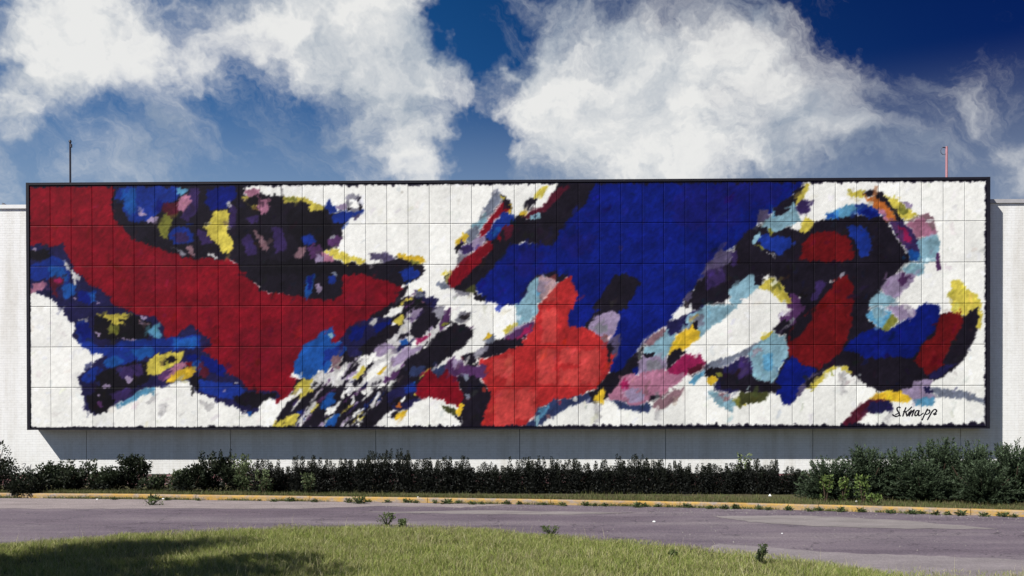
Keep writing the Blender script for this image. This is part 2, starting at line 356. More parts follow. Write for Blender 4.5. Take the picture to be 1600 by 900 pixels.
bpart('side_wall', box('side_wall', XL - .2, XL, YW, YW + 22, ZW0, ZT - .12), M_WALL)
bpart('side_wall', box('side_wall', XR, XR + .2, YW, YW + 22, ZW0, ZT - .12), M_WALL)
bpart('back_wall', box('back_wall', XL, XR, YW + 21.8, YW + 22, ZW0, ZT - .12), M_WALL)
bpart('roof', box('roof', XL, XR, YW + .29, YW + 21.79, ZT - .5, ZT - .3), M_ROOF)

def ribbons(name, lines, org, zoom, Y, width, mat, parent, off):
    v = []; f = []
    for ln in lines:
        P = [on_y(org[0] + x / zoom, org[1] + y / zoom, Y) for x, y in ln]
        Q = []
        for i in range(len(P) - 1):               # smooth the hand-drawn line
            p0 = P[max(i - 1, 0)]; p1 = P[i]; p2 = P[i + 1]; p3 = P[min(i + 2, len(P) - 1)]
            for t in (0, .25, .5, .75):
                Q.append(.5 * ((2 * p1) + (-p0 + p2) * t + (2 * p0 - 5 * p1 + 4 * p2 - p3) * t * t + (-p0 + 3 * p1 - 3 * p2 + p3) * t ** 3))
        Q.append(P[-1]); o = len(v)
        for i, p in enumerate(Q):
            t = (Q[min(i + 1, len(Q) - 1)] - Q[max(i - 1, 0)]).normalized(); nn = Vector((-t.z, 0, t.x))
            wd = width * (.55 + .45 * abs(t.x * .4 - t.z * .9)) * (1.0 if 0 < i < len(Q) - 1 else .6)
            for s in (-1, 1): v.append(p + nn * s * wd / 2 - Vector(off))
        for i in range(len(Q) - 1): f.append((o + 2 * i, o + 2 * i + 1, o + 2 * i + 3, o + 2 * i + 2))
    return obj(name, mesh(name, v, f), mat, parent)
ribbons('graffiti', [[(303, 322), (330, 308), (358, 312), (335, 360), (305, 412)], [(345, 385), (375, 360), (402, 352), (400, 385), (370, 412), (352, 408), (350, 380)], [(380, 350), (382, 395), (378, 440)], [(438, 318), (428, 350), (430, 400)], [(403, 380), (402, 410)]],
        (0, 690), 9, YW - .003, .022, M_TAG, bld, (0, YW, 0))

# things on the roof
p0 = on_y(110, 318, YW + .6); p1 = on_y(110, 222, YW + .6)
t = tag(empty('roof_pole', (p0.x, YW + .6, ZT - .32)), 'thin dark steel pole on the roof above the red left end', 'pole', 'roof poles')
h = p1.z - ZT + .32
obj('shaft', tube('shaft', [(0, 0, 0), (0, 0, h)], .028), M_DARK, t); obj('cap', tube('cap', [(0, 0, h), (0, 0, h + .06)], [.045, .03]), M_DARK, t)
obj('bracket', box('bracket', .0, .05, -.03, .03, h - .16, h - .06), M_DARK, t); obj('base_plate', box('base_plate', -.12, .12, -.12, .12, 0, .02), M_DARK, t)
p0 = on_y(1479, 318, YW + .6); p1 = on_y(1479, 229, YW + .6); h = p1.z - ZT + .32
t = tag(empty('roof_pole.001', (p0.x, YW + .6, ZT - .32)), 'thin faded red pole with a small cable loop above the right end', 'pole', 'roof poles')
obj('shaft', tube('shaft', [(0, 0, 0), (0, 0, h)], .034), M_PINK, t); obj('base_plate', box('base_plate', -.12, .12, -.12, .12, 0, .02), M_PINK, t)
obj('arm', tube('arm', [(0, 0, h - .04), (-.12, 0, h - .02)], .014), M_DARK, t)
obj('cable_loop', tube('cable_loop', [(-.12 + .0, 0, h - .02), (-.17, 0, h - .09), (-.17, 0, h - .17), (-.12, 0, h - .24), (-.03, 0, h - .22)], .008, 5), M_DARK, t)
p = on_y(8, 323, YW + .15)
v = [(-.07, -.05, 0), (.11, -.05, 0), (.11, .05, 0), (-.07, .05, 0), (-.07, -.03, .10), (-.05, .03, .10)]
tag(obj('roof_vent', mesh('roof_vent', v, [(0, 3, 2, 1), (0, 1, 4), (1, 2, 5, 4), (2, 3, 5), (3, 0, 4, 5)]), M_DARK), 'small dark wedge-shaped vent on the parapet at far left', 'vent').location = (p.x, YW + .15, ZT + .001)

# ------------------------------------------------------------------ the mural: 45 x 6 panels, painted
PW, PH, NX, NZ = .61, 1.16869, 45, 6
MX0 = -14.36796; MZ0 = CH - .207297
MW, MH = PW * NX, PH * NZ

CX0, CY0, CS = 34.0, 268.0, 2.0
CWD, CHT = int((1556 - CX0) * CS), int((684 - CY0) * CS)
def vnoise(h, w, cell, seed, cellx=None):
    g = np.random.default_rng(seed); cx = cellx or cell
    a = g.random((int(h / cell) + 3, int(w / cx) + 3)); y = np.arange(h) / cell; x = np.arange(w) / cx
    yi = y.astype(int); xi = x.astype(int); fy = (y - yi)[:, None]; fx = (x - xi)[None]; fy = fy * fy * (3 - 2 * fy); fx = fx * fx * (3 - 2 * fx)
    A = a[yi][:, xi]; B = a[yi][:, xi + 1]; D = a[yi + 1][:, xi]; E = a[yi + 1][:, xi + 1]
    return (A * (1 - fx) + B * fx) * (1 - fy) + (D * (1 - fx) + E * fx) * fy - .5
def fbm(seed, cell, octs=4, gain=.55, ax=1.0):
    o = np.zeros((CHT, CWD)); am = 1; c = cell
    for k in range(octs): o += am * vnoise(CHT, CWD, max(c, 1.01), seed + k, max(c * ax, 1.01)); am *= gain; c /= 2
    return o
DX = [fbm(11 + 10 * k, 16, 4, .72) for k in range(3)]; DY = [fbm(61 + 10 * k, 16, 4, .72) for k in range(3)]
TX = fbm(101, 40, 6, .6); TX2 = fbm(131, 9, 3, .7); TX3 = fbm(151, 120, 4, .55)
CANV = np.zeros((CHT, CWD, 3))
BR = fbm(171, 7, 3, .8)
def colour(c, sl=None):
    c = np.array(c, float); t = TX if sl is None else TX[sl]; t2 = TX2 if sl is None else TX2[sl]
    k = 1 + (.20 * t + .10 * t2) * (1 if c.min() < 200 else .3)
    return np.clip(c[None, None] * k[..., None], 3, 252)
white = np.array((246, 245, 238.))
CANV[:] = np.clip(white[None, None] * (1 - .07 * np.clip(TX3 + .15, 0, 1) - .02 * np.clip(TX, 0, 1))[..., None], 0, 250)
YY, XX = np.mgrid[0:CHT, 0:CWD]
PXX = XX / CS + CX0; PYY = YY / CS + CY0
TILE = {1: (30, 280), 2: (30, 480), 3: (410, 280), 4: (410, 480), 5: (790, 280), 6: (790, 480), 7: (1160, 280), 8: (1160, 480)}
npoly = [0]
def fill(col, pts, amp=5.0, alpha=1.0, grow=1.1, wob_=3.6):
    k = npoly[0] = npoly[0] + 1; pts = np.array(pts, float)
    x0, y0 = pts.min(0) - amp - 2; x1, y1 = pts.max(0) + amp + 2
    i0, i1 = max(0, int((y0 - CY0) * CS)), min(CHT, int((y1 - CY0) * CS) + 1); j0, j1 = max(0, int((x0 - CX0) * CS)), min(CWD, int((x1 - CX0) * CS) + 1)
    if i0 >= i1 or j0 >= j1: return
    sl = (slice(i0, i1), slice(j0, j1))
    if grow:                                  # neighbouring colours overlap a little, as wet paint does
        ar = 0.0; nn_ = len(pts); ctr = pts.mean(0)
        e1 = np.roll(pts, -1, 0) - pts; e0 = pts - np.roll(pts, 1, 0); ar = np.sum(pts[:, 0] * np.roll(pts[:, 1], -1) - np.roll(pts[:, 0], -1) * pts[:, 1])
        t_ = e1 / (np.linalg.norm(e1, axis=1, keepdims=True) + 1e-6) + e0 / (np.linalg.norm(e0, axis=1, keepdims=True) + 1e-6); t_ /= np.linalg.norm(t_, axis=1, keepdims=True) + 1e-6
        pts = pts + np.stack([t_[:, 1], -t_[:, 0]], 1) * (grow if ar > 0 else -grow)
    px = PXX[sl] + wob_ * DX[0][sl] + (amp - 3.4) * .8 * DX[1 + k % 2][sl]; py = PYY[sl] + wob_ * DY[0][sl] + (amp - 3.4) * .8 * DY[1 + k % 2][sl]
    ins = np.zeros(px.shape, bool); n = len(pts)
    for i in range(n):
        xa, ya = pts[i]; xb, yb_ = pts[(i + 1) % n]
        if ya == yb_: continue
        ins ^= ((ya > py) != (yb_ > py)) & (px < (xb - xa) * (py - ya) / (yb_ - ya) + xa)
    m = ins.astype(float)
    if alpha < 1: m = m * alpha
    if m.any() and m.size > 60:      # feather the edge and break it up with bristle marks
        for r_ in ((3, 3) if m.size > 2500 else (2, 2)):
            p = np.pad(m, ((r_, r_), (0, 0)), mode='edge'); m = sum(p[i:i + m.shape[0]] for i in range(2 * r_ + 1)) / (2 * r_ + 1)
            p = np.pad(m, ((0, 0), (r_, r_)), mode='edge'); m = sum(p[:, i:i + m.shape[1]] for i in range(2 * r_ + 1)) / (2 * r_ + 1)
        m = m / alpha; m = np.clip((m - .5 + .55 * BR[sl] * 4 * m * (1 - m)) / (.85 if m.size > 2500 else .6) + .5, 0, 1); m = m * m * (3 - 2 * m) * alpha
    CANV[sl] = CANV[sl] * (1 - m[..., None]) + colour(col, sl) * m[..., None]
PAL = dict(k=(27, 23, 33), n=(30, 28, 66), K=(22, 19, 26), b=(24, 46, 126), B=(13, 25, 104), c=(27, 76, 148), r=(120, 15, 30), R=(170, 42, 43), d=(96, 18, 22), m=(74, 22, 38),
           y=(198, 182, 76), Y=(214, 176, 48), o=(112, 112, 48), O=(176, 98, 44), p=(166, 110, 134), l=(146, 130, 158), v=(78, 46, 88), V=(52, 38, 82), g=(128, 126, 136), G=(112, 118, 134),
           t=(126, 162, 176), T=(84, 140, 172), w=(246, 245, 238), e=(198, 196, 194), s=(78, 70, 98), a=(128, 98, 106), x=(140, 30, 76), u=(46, 56, 92), z=(64, 66, 38))
def P(c, s, amp=5.0, alpha=1.0, grow=1.1): 
    q = [float(t) for t in s.replace(';', ' ').replace(',', ' ').split()]; fill(PAL[c], list(zip(q[0::2], q[1::2])), amp, alpha, grow)
def T_(tile, rows):
    ox, oy = TILE[tile]
    for ln in rows.strip().split('\n'):
        c, s = ln.strip().split(' ', 1); amp = 5.0
        if c[1:]: amp = float(c[1:]); c = c[0]
        q = [float(t) for t in s.replace(',', ' ').split()]
        fill(PAL[c], [(ox + q[i] / 4, oy + q[i + 1] / 4) for i in range(0, len(q), 2)], amp, 1.0, .2 if c in 'we' else 1.2)
def daubs(seed, n, poly, cols, ang, ln, wd):
    g = random.Random(seed); poly = np.array(poly, float); x0, y0 = poly.min(0); x1, y1 = poly.max(0); k = 0
    while k < n:
        x, y = g.uniform(x0, x1), g.uniform(y0, y1); ins = False
        for i in range(len(poly)):
            xa, ya = poly[i]; xb, yb_ = poly[(i + 1) % len(poly)]
            if (ya > y) != (yb_ > y) and x < (xb - xa) * (y - ya) / (yb_ - ya) + xa: ins = not ins
        if not ins: continue
        k += 1; an = R(ang + g.gauss(0, 9)); l_ = ln * g.uniform(.45, 1.3); w_ = wd * g.uniform(.5, 1.3); ca, sa = math.cos(an), -math.sin(an)
        pts = []
        for (a_, b_) in ((-1, -.3), (-.6, -.9), (.2, -1), (.8, -.7), (1, 0), (.7, .7), (0, 1), (-.7, .8)):
            a_ *= l_ / 2 * g.uniform(.85, 1.15); b_ *= w_ / 2 * g.uniform(.8, 1.2); pts.append((x + ca * a_ - sa * b_ * -1, y + sa * a_ + ca * b_))
        fill(PAL[g.choice(cols)], pts, 4.0)
# --- the crimson sweep on the left
P('r', '40,284 178,284 176,310 183,345 195,355 210,370 235,382 262,390 290,402 310,405 335,403 352,404 375,420 392,440 405,455 430,460 470,462 530,425 570,420 600,435 624,448 622,456 610,478 600,488 582,496 550,508 535,526 517,536 490,540 475,545 462,562 450,585 447,592 468,594 440,622 434,628 430,614 385,611 375,592 352,585 350,575 340,567 330,557 312,545 325,537 327,530 312,520 297,507 285,517 270,527 255,525 255,510 240,495 210,490 176,480 170,465 147,450 130,435 115,422 107,410 100,397 97,383 75,387 60,382 40,390', 4, 1.0, 4.0)
for k_, (x_, y_, r__) in enumerate(((120, 330, 60), (250, 430, 45), (330, 470, 60), (420, 540, 55), (90, 330, 30), (560, 470, 30), (300, 440, 40), (380, 580, 30), (200, 440, 40), (480, 500, 36))):
    an_ = np.linspace(0, 6.28, 14); fill((130, 17, 32) if k_ % 2 == 0 else (88, 18, 34), [(x_ + r__ * math.cos(q) * random.uniform(.7, 1.2), y_ + .7 * r__ * math.sin(q) * random.uniform(.7, 1.2)) for q in an_[:-1]], 26, .28)
T_(1, '''k 590,10 580,180 600,250 650,300 700,350 760,390 850,410 900,440 1000,470 1100,500 1180,480 1240,500 1320,490 1380,540 1420,600 1500,660 1600,700 1640,700 1640,10
b 620,36 960,36 1000,60 990,110 900,160 870,200 830,240 740,270 690,260 650,190 655,130 600,120
B 1170,70 1330,40 1350,110 1290,150 1310,170 1200,190 1165,140
c 640,60 720,55 730,200 690,230 660,160
B 860,120 900,160 870,200 850,190
T 975,60 1060,48 1020,95 985,90
V 1060,60 1120,60 1100,200 1040,260 1010,240 1060,160
p 990,140 1040,95 1070,100 1060,150 1010,210 985,180
m 900,160 980,140 990,200 950,230 890,210
o 870,250 920,220 945,240 940,290 915,370 880,340
b 940,330 980,300 1040,305 1080,350 1080,390 1000,400 940,380
V 960,345 1030,330 1060,380 1000,395
V 1110,310 1180,330 1210,390 1150,400 1110,350
V 1310,150 1360,180 1350,300 1300,300
y 1215,200 1280,195 1305,230 1300,290 1300,340 1330,400 1310,450 1265,455 1240,390 1200,350 1160,300 1150,275 1190,260
w 1150,265 1190,262 1200,280 1160,288
w 1300,290 1340,288 1330,300 1300,302
e 1285,160 1310,130 1330,150 1320,180
w 1395,20 1640,20 1640,110 1560,100 1500,80 1480,95 1410,110
y 1400,100 1430,100 1490,150 1510,190 1460,180 1420,140
p 1410,60 1490,70 1490,100 1420,100
p 1490,110 1550,120 1560,200 1520,215 1490,180
w 1530,130 1560,130 1555,215 1535,215
K 1420,110 1480,102 1492,150 1450,172 1415,140
V 1420,230 1500,220 1500,270 1430,260
a 1460,310 1500,330 1560,430 1540,450 1500,400
V 1390,370 1440,340 1480,460 1430,470
l3 750,215 780,200 795,222 770,222
l3 800,250 830,235 855,240 850,275 820,265
a3 1040,412 1080,420 1100,480 1070,460 1045,435
e3 1165,450 1220,470 1240,505 1215,490
g3 940,420 1000,455 1045,472 1000,465
g3 1300,485 1355,520 1340,520
n 60,425 110,402 200,425 270,415 300,480 330,560 380,600 430,650 500,690 560,740 590,810 250,810 200,740 140,715 20,680 20,430
b 20,560 120,520 200,480 280,510 310,580 300,680 230,640 190,620 20,625
c 195,540 280,545 300,600 280,650 240,600 195,620
K 65,445 180,440 190,480 100,505 65,490
c 260,680 300,650 350,660 345,720 280,735
m 190,620 250,600 285,640 230,680 240,745 195,700
x 220,622 258,612 270,640 235,650
e3 262,490 300,520 318,560 300,556
e3 305,560 370,590 382,612 345,622 352,672 335,640 330,610
l3 60,440 100,428 90,445
p 20,670 130,640 160,650 140,690 20,725
w 20,720 140,718 200,750 265,805 20,830
B 350,690 450,700 440,780 380,760
c 430,700 460,690 475,770 450,760
l3 330,745 350,750 340,757
l3 475,768 510,765 500,778''')
T_(2, '''n 270,-10 290,60 330,90 350,120 340,180 380,220 450,250 460,300 530,290 450,370 390,410 370,440 390,480 400,540 405,570 420,600 400,630 450,660 470,670 600,600 700,560 740,520 840,490 900,480 960,460 1010,450 1050,440 1090,490 1110,520 1190,550 1250,590 1340,620 1400,650 1440,670 1520,620 1560,580 1620,560 1620,520 1420,520 1400,480 1380,450 1290,420 1280,380 1240,350 1200,310 1130,260 1180,230 1190,200 1130,160 1070,110 1020,150 960,190 900,180 900,120 840,60 720,40 585,-10
w 450,270 530,290 490,330 460,300
K 470,60 700,40 830,100 800,190 600,200 480,180 460,120
b 350,100 420,80 450,200 520,260 700,200 850,200 900,190 1080,180 1130,180 1120,240 1000,260 850,290 700,330 600,380 520,370 560,300 450,280 370,210
B 350,110 420,90 450,190 400,210
c 530,330 600,300 660,330 600,370 530,365
c 690,260 830,250 830,300 740,330
c 960,195 1110,190 1100,240 960,250
b 400,420 470,370 520,390 460,470 400,470
K 480,420 560,390 720,340 800,340 820,440 720,500 600,560 540,650 450,650 420,560 480,520
V 600,380 760,350 770,420 640,450
V 560,540 680,500 720,540 600,590
y 475,40 600,45 705,38 660,65 615,75 665,102 600,102 530,70
o 560,100 620,110 610,160 560,150
T 790,150 850,118 890,165 870,200 820,172
l3 750,45 800,55 790,70 755,60
g3 365,75 420,72 425,82 380,85
l3 470,150 515,160 500,182
l2 610,190 700,195 770,195 650,200
a3 740,80 800,100 830,115 770,105
y 800,350 850,300 960,280 1030,285 1000,330 900,390 830,432 800,405
K 880,350 940,305 972,308 960,340 900,355
p 890,420 1000,340 1060,345 980,400 930,440 880,450
v 850,430 930,390 960,400 890,450
Y 980,400 1070,365 1098,410 1030,440 980,450 910,462 960,420
r3 1030,350 1085,345 1050,370
B 1040,300 1110,290 1110,330 1060,340
c 1080,340 1130,330 1150,370 1120,412 1090,380
m 1140,370 1200,390 1160,440 1120,430
K 1070,430 1120,430 1215,470 1120,515 1080,480
b 1120,450 1300,470 1420,520 1400,570 1250,560 1130,510
B 1140,290 1230,340 1290,390 1270,430 1200,400 1150,350
K 1330,560 1450,530 1560,540 1620,530 1540,600 1440,640 1370,600
l3 520,490 555,480 560,495 530,502
v3 490,590 520,590 515,615 490,615
l3 490,545 500,540 500,552
l3 660,440 685,430 690,465 670,470
l3 1265,520 1290,510 1290,525
e3 1340,475 1370,460 1375,480
T3 600,615 720,545 780,512 850,500 840,515 730,560 620,630
w3 1390,645 1420,640 1410,665
c3 1420,660 1450,650 1440,675
e3 770,610 850,540 872,522 850,580
e8 1120,580 1240,600 1200,640 1130,620
e8 860,600 930,620 900,680 870,690
K3 640,55 700,45 690,60
y3 1560,740 1590,715 1620,700 1620,760''')
T_(3, '''k -20,110 60,105 150,118 250,122 330,150 390,175 420,210 500,210 540,220 520,260 495,300 490,360 470,400 430,430 380,440 330,480 400,500 500,520 640,530 740,520 800,500 850,490 960,530 1010,555 990,590 920,640 850,660 750,630 650,590 560,570 500,600 490,720 440,750 350,740 250,730 100,700 -20,690
K 150,180 380,190 430,300 400,420 240,420 160,320
p -20,120 20,130 40,170 20,215 -20,210
a -20,340 10,380 40,430 20,450 -20,410
K -20,510 200,500 340,510 500,530 640,540 640,580 480,600 260,580 -20,600
V 60,300 130,330 150,440 80,460
y 120,108 240,112 330,145 382,170 375,192 300,188 280,165 330,160 240,132 130,130
o 130,112 200,110 220,128 140,128
b 390,165 420,125 440,160 470,190 440,205 410,200
b 430,220 540,205 615,180 625,200 590,235 540,240 500,270 440,262
g 525,115 560,86 605,100 622,150 600,190 560,200 525,170
w 540,120 570,108 600,130 600,170 560,180 540,160
k2 555,110 610,108 610,130 595,120
k2 525,180 550,185 540,198
k2 600,150 622,160 612,195
l3 460,165 520,148 510,190 470,185
s 560,230 610,215 590,255 570,245
v 410,380 460,340 490,350 470,400 430,410
g3 425,360 460,330 450,355
b 250,360 320,340 330,390 260,410
a 190,480 230,430 270,420 260,470 220,500
v 280,430 360,420 385,512 300,492
p 370,450 420,480 440,512 380,512
l 330,470 380,485 375,512 330,505
y 390,440 470,438 520,470 600,490 645,502 640,522 520,515 440,490
s 665,458 760,460 830,490 770,505 670,492
w3 650,505 770,505 720,525 650,530
Y 830,472 1000,483 1020,505 980,522 860,492
o 910,510 980,520 970,532 920,525
b 850,580 920,555 985,575 960,612 880,632
c 280,600 330,588 310,660 282,752 258,752 270,680
B 285,600 320,592 300,660 280,700
b 410,610 450,600 455,650 410,650
G3 420,590 460,580 465,605
l3 335,660 355,640 365,690 345,715
k 860,700 905,645 885,725 835,770 810,790 850,730
n 930,770 970,690 1010,700 1000,740 1060,730 1095,750 1070,810 930,810
G 950,700 985,690 1000,730 960,740
y3 970,690 990,672 1005,690
p3 950,760 1010,770 1000,800 950,795
G 1345,235 1470,68 1488,112 1425,210 1370,262
t 1295,295 1390,228 1412,250 1330,322
k 1480,90 1545,130 1550,195 1520,190 1500,130
Y3 1520,165 1548,150 1542,205 1522,200
y3 1485,95 1510,110 1500,125
k 1370,370 1440,330 1640,200 1640,340 1560,410 1500,480 1440,560 1340,660 1320,720 1280,712 1190,685 1260,600 1400,470 1440,400
r 1350,340 1440,220 1510,140 1538,170 1520,215 1450,240 1420,300 1380,355
b 1395,350 1440,280 1510,205 1562,230 1555,280 1480,350 1420,378
c 1430,330 1470,290 1490,310 1450,350
r 1465,370 1500,310 1565,275 1560,340 1500,392
G 1278,325 1330,288 1352,330 1300,402 1278,372
l 1305,390 1360,358 1392,370 1352,430 1310,455 1300,420
V 1235,430 1300,400 1315,450 1250,472
Y 1208,390 1268,342 1286,358 1240,400 1212,430
k3 1200,430 1240,400 1260,405 1210,455
g 1210,500 1250,460 1285,488 1220,532
r 1160,590 1250,510 1340,440 1420,388 1442,420 1390,480 1310,560 1230,652 1180,682 1155,640
y3 1112,590 1150,565 1145,600
k3 1140,600 1165,590 1160,650 1145,630
G 1088,640 1150,648 1185,692 1120,672
w 1150,665 1180,690 1160,700
z 1270,680 1320,660 1330,710 1280,715
g3 1200,690 1290,702 1300,730 1230,722
k3 1320,710 1385,735 1380,752 1330,748
e3 1390,700 1430,690 1410,750 1380,730''')
# --- the big blue field and the bright red shape
P('B', '921,280 1254,280 1245,294 1232,307 1210,325 1190,335 1175,357 1152,380 1127,392 1107,410 1087,440 1067,470 1057,480 1040,505 1005,527 985,557 972,580 955,584 950,578 962,552 970,530 955,525 960,500 925,500 910,510 882,509 888,480 898,460 888,430 872,423 837,428 820,455 810,476 800,479 775,471 755,463 743,446 770,420 800,382 862,380 882,345 907,325', 4, 1.0, 2.5)
for k_, (x_, y_, r__) in enumerate(((1000, 330, 60), (1100, 320, 60), (950, 400, 50), (830, 410, 30), (1040, 420, 50), (1180, 300, 40), (1000, 480, 40), (900, 380, 30))):
    an_ = np.linspace(0, 6.28, 14); fill((16, 32, 124) if k_ % 2 == 0 else (26, 22, 88), [(x_ + r__ * math.cos(q) * random.uniform(.7, 1.2), y_ + .7 * r__ * math.sin(q) * random.uniform(.7, 1.2)) for q in an_[:-1]], 26, .5)
P('R', '890,430 900,460 890,482 883,509 910,512 937,520 952,532 963,550 952,572 946,592 935,602 920,610 895,620 865,625 840,635 835,647 820,664 790,672 743,672 755,640 762,620 765,615 760,600 755,590 762,580 757,575 748,563 770,555 800,543 815,533 830,510 835,500 838,480 857,460 872,442', 3)
T_(5, '''k 330,10 560,10 540,60 470,180 370,260 290,400 220,412 100,380 -30,440 -30,330 60,290 150,250 230,200 280,130
m 225,180 330,50 400,30 330,110 250,190 140,245 108,245 150,200
y 185,95 250,36 268,36 215,118 170,122
Y 78,222 120,188 132,208 100,238
k 100,170 150,118 192,130 130,192
t3 150,232 190,208 212,240 170,252
b -10,210 40,232 42,270 -10,285
m -10,290 40,300 32,350 -10,385
k3 -10,140 22,160 18,180 -10,175
k 110,700 190,600 310,572 395,588 330,645 300,622 200,618 150,655 95,740
t 180,620 220,605 280,615 325,642 260,700 200,772 195,820 50,820 110,740 150,660
T 200,640 250,630 230,700 190,720
R3 392,602 440,720 422,810 195,810 270,722 330,652
k 680,600 740,595 840,640 790,730 750,810 540,810 600,720 660,640
V 700,420 730,410 720,440
k 1640,280 1640,590 1560,590 1480,640 1400,690 1380,750 1250,780 1180,810 1105,795 1200,640 1270,540 1400,520 1440,450 1450,400 1520,310
s 1260,520 1340,430 1362,400 1350,455 1425,445 1395,522 1290,560 1190,652 1230,580
V 1240,580 1380,540 1360,640 1260,680
V 1420,460 1520,420 1500,500 1410,540
t 1395,690 1480,640 1560,588 1585,660 1500,740 1450,785 1410,785
G 1470,670 1540,640 1500,700
G 1570,232 1610,205 1610,285
T 1545,370 1600,330 1620,420 1560,410
s3 1130,720 1165,690 1150,740 1110,780''')
T_(6, '''t 50,-10 190,-10 180,40 120,90 60,110 20,60
w -20,-20 60,-10 60,100 -20,110
l3 20,160 60,120 110,100 70,150
v -20,190 50,160 120,110 175,85 160,130 110,180 20,215
x3 40,170 130,130 150,110 140,150 60,190
y3 0,120 30,110 35,130 5,150
k -20,215 60,190 130,170 90,215 30,255 -20,270
R4 205,-10 395,-10 375,108 300,120 200,110
w3 95,200 130,170 120,195
k 480,125 560,40 620,-5 770,-10 700,30 600,45 560,60 520,135
l 530,100 580,50 680,18 708,50 692,110 660,182 590,178 520,132
g 540,120 600,100 640,130 600,160
s 640,205 700,175 720,212 690,272 650,292
a3 600,180 640,190 630,215 595,200
k3 640,230 670,240 640,360 615,460 640,350
k 725,402 780,312 865,248 835,330 835,390 780,432 735,430 700,480 650,552 610,572 540,585 480,560 560,512 620,452 650,410
B 780,400 830,370 835,400 800,430
Y 550,562 600,503 616,510 607,603 580,582
u 185,645 300,582 420,565 500,548 545,582 430,602 330,652 260,682 200,745 120,750 180,692
T3 210,640 280,600 250,650 215,690
t3 180,690 215,680 200,740 185,740
e3 415,570 435,550 448,590 425,600
a3 245,670 280,655 270,685
l 830,400 830,340 870,288 950,290 995,300 1000,395 930,420 860,430
g 880,330 960,330 970,390 890,400
p 635,572 700,482 735,428 820,420 870,410 1000,380 1130,400 1080,462 1000,502 980,542 920,562 860,602 810,622 750,592
x8 720,470 760,450 750,520 720,530
p3 640,540 700,520 760,580 660,580
l 740,520 850,500 860,580 780,590
x 1005,385 1080,330 1130,292 1210,308 1245,350 1170,372 1130,402 1060,412
m 1150,380 1245,335 1205,392 1140,422
u 635,580 750,602 820,622 905,600 880,652 820,642 720,622
k3 890,590 930,545 985,560 995,528 975,575 925,570
a 920,602 1000,562 1060,508 1115,505 1060,572 1000,625 930,625
t 865,265 940,180 1000,138 1065,168 1030,240 1005,300 870,292
a 868,205 960,150 1002,112 990,150 920,225 870,235
k3 860,285 930,290 925,305 870,300
n 1000,100 1130,50 1225,-10 1250,-10 1140,90 1080,162 1010,162
t 1130,55 1240,-10 1445,-10 1340,82 1260,142 1200,192 1190,110 1130,132
G 1140,60 1230,40 1240,110 1190,110
Y 1025,255 1080,170 1140,130 1182,88 1200,150 1205,192 1130,252 1040,292 1008,305
k2 1165,95 1200,90 1205,125 1190,150
k 1005,310 1060,268 1125,272 1070,332 1005,385
G 1245,352 1400,310 1620,200 1620,262 1450,312 1350,372 1270,382
n 1415,342 1520,300 1535,380 1620,440 1620,525 1450,522 1320,522 1305,472 1340,402
k 1330,420 1480,400 1620,460 1620,500 1340,510
t 1515,282 1620,240 1620,440 1540,412 1515,350
k 1238,402 1300,368 1362,390 1322,442 1262,442
o3 1310,410 1350,400 1330,440
Y3 1258,442 1300,428 1312,455 1270,484
t 1255,512 1320,540 1400,572 1445,602 1405,648 1330,612
a 1320,528 1400,550 1385,582 1340,570
o 1415,582 1480,538 1525,538 1500,602 1450,624
y3 1460,625 1500,605 1490,622
z 1530,528 1620,528 1620,585 1540,592
T3 1135,465 1265,368 1240,415 1165,480
e8 930,630 970,640 960,705 930,700
e8 550,600 590,610 590,730 555,720''')
